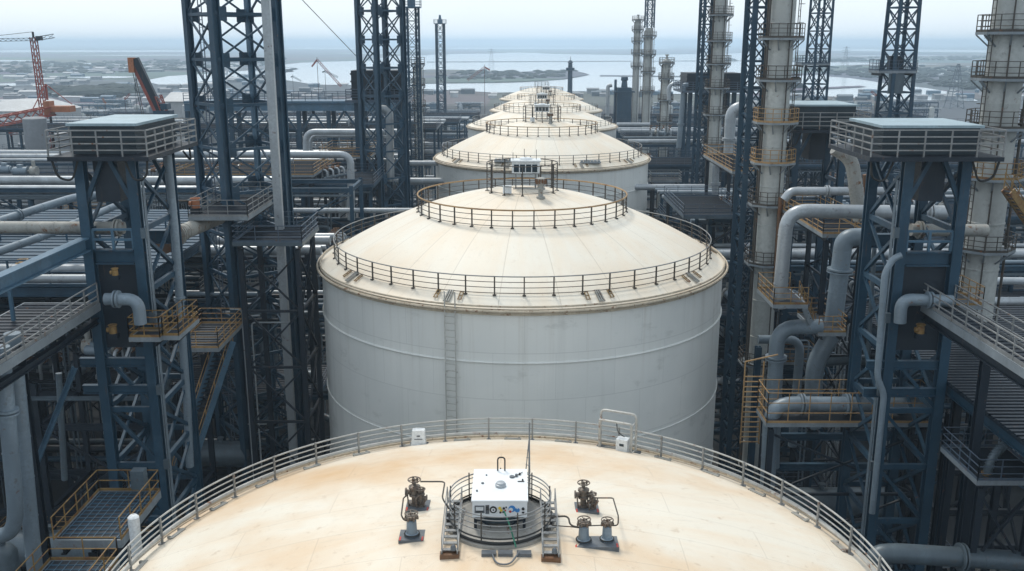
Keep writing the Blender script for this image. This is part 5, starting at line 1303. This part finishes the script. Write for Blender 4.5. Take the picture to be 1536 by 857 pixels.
# orange gantry with slewing body
Y = 175
t = thing('gantry_crane', 'orange slewing crane body with a low red lattice boom, at the tower crane foot', 'crane', (at(80, 160, Y).x, Y, 0))
b = B(); truss_boom(b, at(78, 166, Y), at(-80, 198, Y - 20), 1.5, 1.8); b.build('boom', M['red'], t)
p = at(94, 162, Y); b = B(); b.box(p.x - 1.9, p.x + 1.8, Y - 1.2, Y + 1.2, p.z - .7, p.z + .35); b.box(p.x - 3.0, p.x - 1.903, Y - 1.0, Y + 1.0, p.z - 1.2, p.z + 1.2); b.build('slewing_body', M['orange'], t)
b = B(); b.bar((p.x - 2.6, Y, p.z + 1.4), (p.x - 2.6, Y, p.z + 4.2), .3); b.bar((p.x - 2.6, Y, p.z + 4.2), at(46, 170, Y - 4), .12); b.bar((p.x - 2.6, Y, p.z + 4.2), (p.x + 1.8, Y, p.z + .6), .12); b.build('a_frame', M['red'], t)
b = B(); truss_boom(b, (p.x - 2.4, Y, 0), (p.x - 2.4, Y, p.z - 1.3), 2.0, 2.2); b.build('pedestal', M['red'], t)
# red boom crane
Y = 150; f = at(241, 167, Y); h = at(203, 88, Y)
t = thing('boom_crane', 'red box boom crane raised beyond the railed top box', 'crane', (f.x, Y, f.z - 6))
b = B(); u = (h - f); b.bar(f, h, .8, .95, up=(1, 0, 0)); b.build('boom', M['steel_dark'], t)
o = Vector((-.5, 0, -.25)); b = B(); b.bar(f + o + Vector((0, -.05, 0)), h + o + Vector((0, -.05, 0)), .22, 1.0, up=(1, 0, 0)); truss_boom(b, f + Vector((.8, -.3, -.5)), f + u * .3 + Vector((.9, -.3, 0)), .8, .7); b.build('boom_flange', M['red'], t)
b = B(); b.box(h.x - 1.0, h.x - .15, Y - .6, Y + .6, h.z - 2.1, h.z + .15); b.build('boom_head', M['orange'], t)
b = B(); b.bar((h.x - .6, Y, h.z - 2.0), (h.x + .5, Y, f.z - 3), .08); b.bar((h.x - .3, Y, h.z - 2.0), (h.x + .8, Y, f.z - 3), .08); b.build('hoist_cable', M['rail_dark'], t)
b = B(); b.box(f.x - .9, f.x + 1.6, Y - .8, Y + 1.4, f.z - 1.8, f.z + .1); b.box(f.x + .3, f.x + 1.3, Y - .8, Y + 1, f.z + .3, f.z + 1.2); b.bar((f.x, Y, f.z - 2.2), (f.x, Y, 0), 1.4); b.build('pedestal', M['steel'], t)
# small red and orange site cranes
def small_crane(label, px, pyb, pyt, Y, lean, mt, w=.7):
    p = at(px, pyb, Y); q = at(px, pyt, Y); t = thing('site_crane', label, 'crane', (p.x, Y, 0))
    b = B(); truss_boom(b, (p.x, Y, 0), (p.x, Y, q.z), w, w * 1.4); b.build('mast', M[mt], t)
    e = at(px + lean[0], pyt + lean[1], Y); b = B(); truss_boom(b, (p.x, Y, q.z - w), e, w * .7, w * 1.2)
    e2 = at(px - lean[0] * .3, pyt + abs(lean[1]) * .3 + 1, Y); b.bar((p.x, Y, q.z - w), e2, w * .6); b.build('jib', M[mt], t)
small_crane('small red site crane among the sheds, right of an orange one', 189, 168, 146, 330, (6, -5), 'red')
small_crane('small orange site crane among the sheds behind the railed top box', 158, 160, 152, 360, (-4, -5), 'orange')
small_crane('thin grey boom crane near the pipe bridge end', 206, 168, 132, 260, (-2, -14), 'pipe_dark', .5)
small_crane('low red crane at the edge beside the grey silo', 16, 200, 196, 200, (12, 4), 'red')
small_crane('faint red luffing crane left of the second derrick, boom to the right', 478, 140, 86, 430, (34, 44), 'red', 1.1)
small_crane('faint grey crane beside the luffing red one', 489, 140, 104, 430, (18, 12), 'pipe_dark', .9)
small_crane('tiny grey dock crane left of the tall derrick foot', 440, 135, 112, 520, (12, 10), 'pipe_dark', .9)
small_crane('red dock crane standing before the dark spit of land', 727, 132, 97, 520, (-26, 24), 'red', 1.4)
small_crane('small red crane beside the lattice masts behind the middle box', 1313, 150, 140, 300, (-6, -3), 'red')
p = at(855, 130, 430); b = B(); za_ = at(855, 106, 430).z; b.lathe([(1.3, 0), (1.0, za_), (1.9, za_ + .1), (1.9, za_ + 1.2), (1.0, za_ + 1.3), (.9, za_ + 3.2), (1.3, za_ + 3.3), (.5, za_ + 4.4)], p.x, 430, 12, False, True); b.bar((p.x, 430, za_ + 4.4), (p.x, 430, za_ + 6), .2); one('harbour_beacon', 'stubby grey beacon tower above the far end of the tank row', 'beacon', b, M['steel'])
# pale wire reaching down to the second derrick
b = B(); b.path([at(440, -14, 90), at(534, 84, 112)], .035, 4); one('guy_wire', 'thin slanting guy wire reaching the second derrick', 'wire', b, M['rail_dark'])
# far power pylon
def pylon(label, px, pyt, Y, w):
    q = at(px, pyt, Y); t = thing('power_pylon', label, 'pylon', (q.x, Y, 0)); b = B()
    for s in (-1, 1):
        for s2 in (-1, 1): b.bar((q.x + s * w, Y + s2 * w, 0), (q.x + s * w * .12, Y + s2 * w * .12, q.z), .3)
    n = 9
    for i in range(n):
        a0, a1 = i / n, (i + 1) / n; w0, w1 = w * (1 - .88 * a0), w * (1 - .88 * a1)
        for s in (-1, 1):
            b.bar((q.x - s * w0, Y - w0, q.z * a0), (q.x + s * w1, Y - w1, q.z * a1), .2); b.bar((q.x + s * w0, Y - w0, q.z * a0), (q.x + s * w0, Y + w0, q.z * a0), .2)
    b.build('frame', M['pipe_dark'], t); b = B()
    for z, l in ((.95, 5), (.84, 7), (.74, 6)): b.bar((q.x - l, Y, q.z * z), (q.x + l, Y, q.z * z), .35)
    b.build('cross_arm', M['pipe_dark'], t)
pylon('faint power pylon over the dark land beside the wide pale column', 1438, 96, 620, 4.5)
pylon('very faint power pylon on the strip of land behind the lattice masts', 1270, 70, 1500, 4.5)
pylon('very faint pylon far over the water beyond the dark spit', 737, 73, 1700, 4.5)
# town of low sheds on the left
for i in range(230):
    px = rnd.uniform(-40, 520); py = 98 + 62 * rnd.random() ** 1.1
    if 200 < px < 300 and 108 < py < 132: continue
    if px > 430 and py < 126: continue
    p = at_z(px, py, 0)
    if p.y < 520 or p.y > 2400: continue
    s = .7 + p.y / 1100
    shed('low pale shed in the hazy settlement beyond the cranes', p.x, p.y, rnd.uniform(3, 11) * s, rnd.uniform(3, 6) * s, rnd.uniform(1.6, 3.6), rnd.choice(['shed', 'pipe_dark', 'silo', 'steel_light', 'silo']), 'low sheds of the hazy settlement beyond the cranes')
for i in range(40):
    px = rnd.uniform(1130, 1560); py = rnd.uniform(139, 152); p = at_z(px, py, 0)
    if p.y < 520: continue
    shed('low shed on the flat ground behind the boxes and pale columns', p.x, p.y, rnd.uniform(4, 12), rnd.uniform(4, 7), rnd.uniform(1.8, 3.6), rnd.choice(['shed', 'pipe_dark', 'silo', 'steel_light']), 'low sheds behind the right boxes')
for i in range(30):
    px = rnd.uniform(590, 1010); py = rnd.uniform(139, 148); p = at_z(px, py, 0)
    if abs(p.x - 11) < 24: continue
    shed('low waterside shed near the end of the tank row', p.x, p.y, rnd.uniform(4, 12), rnd.uniform(4, 7), rnd.uniform(2, 4), rnd.choice(['shed', 'pipe_dark', 'silo', 'steel_light']), 'waterside sheds at the end of the tank row')
# manifolds with handwheels standing on the rack decks
def manifold(label, p, group):
    t = thing('pipe_manifold', label, 'manifold', p, group)
    for dx in (-1.3, -.4, .5, 1.3):
        b = B(); b.path([(p.x + dx, p.y - .7, p.z), (p.x + dx, p.y - .7, p.z + 1.1), (p.x + dx, p.y + .7, p.z + 1.1), (p.x + dx, p.y + .7, p.z)], .11, 8, .35); b.build('loop_pipe', M['pipe'], t)
        b = B(); b.tube((p.x + dx, p.y, p.z + 1.1), (p.x + dx, p.y, p.z + 1.55), .05, 6); b.hoop(p.x + dx, p.y, p.z + 1.5, .24, .035, 12, 5); b.tube((p.x + dx, p.y - .2, p.z + 1.1), (p.x + dx, p.y + .2, p.z + 1.1), .19, 8); b.build('handwheel', M['rust'], t)
    b = B(); b.tube((p.x - 1.9, p.y - .7, p.z + .35), (p.x + 1.9, p.y - .7, p.z + .35), .16, 8); b.build('header_pipe', M['pipe_dark'], t)
    return t
def pump(label, p, group):
    t = thing('pump_set', label, 'pump', p, group)
    b = B(); b.box(p.x - 1.1, p.x + 1.1, p.y - .45, p.y + .45, p.z, p.z + .18); b.build('skid', M['steel_dark'], t)
    b = B(); b.tube((p.x - 1.0, p.y, p.z + .62), (p.x + .1, p.y, p.z + .62), .38, 14); b.tube((p.x - 1.12, p.y, p.z + .62), (p.x - 1.0, p.y, p.z + .62), .30, 14); b.box(p.x - .7, p.x - .3, p.y - .2, p.y + .2, p.z + .95, p.z + 1.2); b.build('motor', M['pipe_blue'], t)
    b = B(); b.tube((p.x + .4, p.y, p.z + .62), (p.x + .9, p.y, p.z + .62), .42, 14); b.tube((p.x + .65, p.y, p.z + .9), (p.x + .65, p.y, p.z + 1.5), .15, 10); b.tube((p.x + .1, p.y, p.z + .62), (p.x + .4, p.y, p.z + .62), .12, 8); b.build('pump_casing', M['pipe_worn'], t)
    return t
spots = []
for (lst, side) in ((LR, 'red crane side'), (RR_, 'pale column side')):
    for (y, d, top, lv, nc, xi, xo, dz, where) in lst:
        if y > 250: continue
        zz = (dz + .05) if dz else top + .5
        for k in range(7 if y < 130 else 4):
            x = xi + (xo - xi) * rnd.uniform(.02, .6)
            spots.append((side, Vector((x, y + rnd.uniform(-1.2, 1.2) * d / 5, zz)), k))
protos = {}
for side, p, k in spots:
    kind = 'manifold' if k % 3 else 'pump'
    if (side, kind) not in protos:
        protos[side, kind] = (manifold('pipe manifold with rusty handwheels on a rack deck, ' + side, p, 'manifolds on the racks, ' + side) if kind == 'manifold'
                              else pump('small pump set on a rack deck, ' + side, p, 'pump sets on the racks, ' + side))
    else:
        c = copy_tree(protos[side, kind]); c.location = p; c.rotation_euler = (0, 0, rnd.choice([0, pi / 2, pi, rnd.uniform(0, 6)])); s = rnd.uniform(.8, 1.35); c.scale = (s, s, s)

# ------------------------------------------------------------------ ground, water, woods
m, nt, b_ = new_mat('coastal_land'); pz = pos(nt)
v = N(nt, 'ShaderNodeTexVoronoi'); v.inputs['Scale'].default_value = .0035; nt.links.new(pz, v.inputs['Vector'])
c = mix(nt, ramp(nt, noise(nt, pz, .0022, 6, .6, (1, 1, 1)), .35, .65), (.035, .055, .058), (.075, .088, .085))
c = mix(nt, .35, c, mix(nt, .85, v.outputs['Color'], (.065, .08, .08)))
c = mix(nt, math_(nt, 'MULTIPLY', ramp(nt, noise(nt, pz, .02, 5, .7), .58, .66), .4), c, (.19, .20, .20))
c = mix(nt, math_(nt, 'MULTIPLY', ramp(nt, noise(nt, pz, .012, 5, .7, (.25, 1, 1)), .52, .60), .5), c, (.03, .045, .035))
nt.links.new(c, b_.inputs['Base Color']); b_.inputs['Roughness'].default_value = .9; M['land'] = m
b = B(); n = 48
for rr in (0.01, 700, 2500, 31000):
    for k in range(n): b.v.append((rr * cos(2 * pi * k / n), rr * sin(2 * pi * k / n), 0))
for i in range(3):
    for k in range(n): b.f.append((i * n + k, i * n + (k + 1) % n, (i + 1) * n + (k + 1) % n, (i + 1) * n + k))
g = b.build('ground', M['land'], None, 0); tag(g, None, None, None, 'structure')
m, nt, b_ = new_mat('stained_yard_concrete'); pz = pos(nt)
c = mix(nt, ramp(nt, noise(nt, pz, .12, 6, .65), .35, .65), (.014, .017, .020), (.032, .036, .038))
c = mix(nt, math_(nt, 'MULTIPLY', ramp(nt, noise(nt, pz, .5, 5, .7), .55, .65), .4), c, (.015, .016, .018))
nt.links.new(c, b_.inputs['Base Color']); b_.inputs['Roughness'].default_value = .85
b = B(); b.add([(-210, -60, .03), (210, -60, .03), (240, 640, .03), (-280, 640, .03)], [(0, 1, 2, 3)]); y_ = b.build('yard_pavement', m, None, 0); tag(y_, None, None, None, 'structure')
m, nt, b_ = new_mat('calm_water'); pz = pos(nt)
b_.inputs['Base Color'].default_value = (.36, .41, .44, 1); b_.inputs['Roughness'].default_value = .12; b_.inputs['IOR'].default_value = 1.33
bp = N(nt, 'ShaderNodeBump'); bp.inputs['Strength'].default_value = .08; bp.inputs['Distance'].default_value = .3
nt.links.new(noise(nt, pz, .05, 4), bp.inputs['Height']); nt.links.new(bp.outputs[0], b_.inputs['Normal']); M['water'] = m
def sheet(name, poly, z, mat, rough=.12, seed=0):
    """flat irregular sheet on the land, its shore broken up by noise"""
    pts = [at_z(px, py, z) for px, py in poly]; out = []
    for p, q in zip(pts, pts[1:] + pts[:1]):
        L = (q - p).length; m = max(2, min(40, int(L / 60)))
        for i in range(m):
            c = p.lerp(q, i / m); k = min(260, L * rough, c.y * .07)
            nz = mnoise.noise_vector(Vector((c.x * .004 + seed, c.y * .004, seed))) * k + mnoise.noise_vector(Vector((c.x * .02, c.y * .02 + seed, 3.3))) * k * .35
            out.append((c.x + nz.x * 1.2, c.y + nz.y, z))
    me = bpy.data.meshes.new(name); me.from_pydata(out, [], [tuple(range(len(out)))]); me.materials.append(mat)
    o = bpy.data.objects.new(name, me); C.objects.link(o); return tag(o, None, None, None, 'structure')
W = M['water']
sheet('water', [(425, 119), (470, 127), (545, 128), (640, 134), (740, 139), (870, 137), (930, 140), (1090, 141), (1180, 138), (1196, 124), (1192, 112), (1150, 107), (1205, 100), (1290, 97), (1420, 97), (1200, 91), (1190, 85), (1100, 80), (950, 83), (780, 79), (640, 83), (520, 91), (430, 98)], .4, W, seed=1)
sheet('water', [(1188, 141), (1330, 149), (1480, 152), (1476, 143), (1400, 133), (1330, 126), (1290, 118), (1190, 112)], .4, W, seed=5)
sheet('water', [(1120, 75), (1560, 80), (1560, 76), (1120, 72)], .4, W, .02, seed=9)
sheet('water', [(-40, 79), (300, 78), (300, 75.5), (-40, 75.5)], .4, W, .02, seed=11)
sheet('water', [(-40, 93), (70, 92), (70, 90.5), (-40, 90.5)], .4, W, .02, seed=13)
sheet('water', [(218, 122), (240, 127), (305, 128), (430, 110), (430, 101), (310, 111), (260, 114)], .4, W, seed=17)
sheet('water', [(430, 74), (1000, 73.5), (1000, 71.5), (430, 71.5)], .4, W, .02, seed=19)
for i, (px, py, w_px) in enumerate(((60, 104, 90), (150, 116, 60), (20, 127, 70), (330, 92, 80), (120, 96, 50), (1270, 90, 90), (1380, 111, 70), (1500, 100, 60), (1460, 121, 80), (1320, 84, 120), (1540, 131, 50), (230, 83, 140), (560, 80, 60), (1010, 88, 50))):
    hh = max(.7, (py - 63) * .035)
    sheet('water', [(px - w_px, py), (px - w_px * .3, py + hh), (px + w_px * .6, py + hh * .6), (px + w_px, py - hh * .3), (px + w_px * .2, py - hh)], .5, W, .06, seed=50 + i)
Lm = M['land']
sheet('spit_of_land', [(600, 121), (640, 125), (730, 124), (790, 123), (850, 119), (884, 112), (868, 105), (780, 108), (700, 105), (640, 104), (598, 107)], .9, Lm, seed=23)
sheet('causeway', [(640, 93.4), (1120, 91.4), (1120, 90.8), (640, 92.6)], .9, Lm, .005, seed=29)
sheet('causeway', [(900, 114), (1190, 117), (1190, 115.6), (900, 112.8)], .9, Lm, .005, seed=31)
sheet('causeway', [(1190, 136), (1300, 130), (1290, 128.6), (1190, 133)], .9, Lm, .01, seed=37)
def wood(poly, n, seed, h):
    r = random.Random(seed); b = B(); xs = [p[0] for p in poly]; ys = [p[1] for p in poly]; k = 0
    while k < n:
        px = r.uniform(min(xs), max(xs)); py = r.uniform(min(ys), max(ys))
        ins = False
        for (x1, y1), (x2, y2) in zip(poly, poly[1:] + poly[:1]):
            if (y1 > py) != (y2 > py) and px < (x2 - x1) * (py - y1) / (y2 - y1) + x1: ins = not ins
        if not ins: continue
        k += 1; p = at_z(px, py, 0); s = h * r.uniform(.6, 1.3)
        o = len(b.v); m = 7
        for q, z in ((.7, .1), (1.0, .45), (.65, .85)):
            for j in range(m): a = 2 * pi * j / m; rr = s * q * r.uniform(.8, 1.4); b.v.append((p.x + rr * cos(a) * 1.8, p.y + rr * sin(a), z * s * r.uniform(.8, 1.15)))
        b.v.append((p.x, p.y, s * 1.05))
        for i in range(2):
            for j in range(m): b.f.append((o + i * m + j, o + i * m + (j + 1) % m, o + (i + 1) * m + (j + 1) % m, o + (i + 1) * m + j))
        for j in range(m): b.f.append((o + 2 * m + j, o + 2 * m + (j + 1) % m, o + 3 * m))
    o = b.build('far_wood', M['wood'], None, 0); tag(o, 'dark far off wood reading as one low mass', 'wood', 'far off woods', 'stuff')
wood([(1215, 105), (1250, 100), (1480, 101), (1500, 138), (1420, 132), (1330, 120), (1250, 113)], 420, 3, 3)
wood([(-30, 96), (430, 86), (430, 97), (250, 108), (-30, 112)], 380, 4, 3.5)
wood([(90, 141), (200, 138), (190, 146), (100, 148)], 120, 5, 6)
wood([(640, 120), (700, 106), (860, 108), (840, 117), (760, 121)], 120, 6, 3)
wood([(1060, 91), (1190, 88), (1500, 85), (1540, 90), (1200, 94)], 200, 8, 4)

# ------------------------------------------------------------------ haze, sky, sun
SUN_EL, SUN_AZ = radians(58), radians(-28)      # azimuth measured from straight ahead, negative to the left
m = bpy.data.materials.new('haze_air'); m.use_nodes = True; nt = m.node_tree; nt.nodes.clear()
o_ = N(nt, 'ShaderNodeOutputMaterial'); pv = N(nt, 'ShaderNodeVolumePrincipled')
pv.inputs['Color'].default_value = (.68, .84, .98, 1); pv.inputs['Density'].default_value = HAZE; pv.inputs['Anisotropy'].default_value = .2
nt.links.new(pv.outputs[0], o_.inputs['Volume'])
b = B(); b.box(-32000, 32000, -32000, 32000, -1, 66)
h = b.build('haze', m, None, 0); tag(h, 'thin pale haze filling the air over the plant', 'haze', None, 'stuff')
w_ = bpy.data.worlds.new('World'); sc.world = w_; w_.use_nodes = True; nt = w_.node_tree
bg = nt.nodes['Background']; sky = N(nt, 'ShaderNodeTexSky'); sky.sky_type = 'NISHITA'; sky.sun_disc = False
sky.sun_elevation = SUN_EL; sky.sun_rotation = SUN_AZ; sky.altitude = 50; sky.air_density = 1.0; sky.dust_density = 2.0; sky.ozone_density = 1.2
mp = N(nt, 'ShaderNodeMapping'); tc = N(nt, 'ShaderNodeTexCoord'); mp.inputs['Scale'].default_value = (1, 1, 3.5); nt.links.new(tc.outputs['Generated'], mp.inputs['Vector'])
cl = noise(nt, mp.outputs['Vector'], 2.2, 6, .6)
over = mix(nt, ramp(nt, cl, .32, .70), OVER_A, OVER_B)      # high thin overcast
sz = N(nt, 'ShaderNodeSeparateXYZ'); nt.links.new(tc.outputs['Generated'], sz.inputs[0])
hor = ramp(nt, sz.outputs[2], 0.0, .45, (1.0, 1.0, 1.0, 1), (0, 0, 0, 1))     # the overcast is thinner and brighter low down
over = mix(nt, math_(nt, 'MULTIPLY', hor, .85), over, (9.3, 10.4, 11.3))
nt.links.new(mix(nt, OVER_F, sky.outputs[0], over), bg.inputs['Color']); bg.inputs['Strength'].default_value = SKY
L = bpy.data.lights.new('sun', 'SUN'); L.energy = SUN; L.angle = radians(10); L.color = (1, .94, .84)
lo = bpy.data.objects.new('sun', L); C.objects.link(lo); lo.location = (0, 0, 80)
d = Vector((sin(SUN_AZ) * cos(SUN_EL), cos(SUN_AZ) * cos(SUN_EL), sin(SUN_EL)))
lo.rotation_euler = d.to_track_quat('Z', 'Y').to_euler()
sc.view_settings.view_transform = 'Standard'; sc.view_settings.look = 'None'; sc.view_settings.gamma = 1; sc.view_settings.exposure = EXPO; sc.view_settings.use_curve_mapping = False
sc.cycles.max_bounces = 8; sc.cycles.volume_bounces = 4; sc.cycles.diffuse_bounces = 3
sc.cycles.use_denoising = True
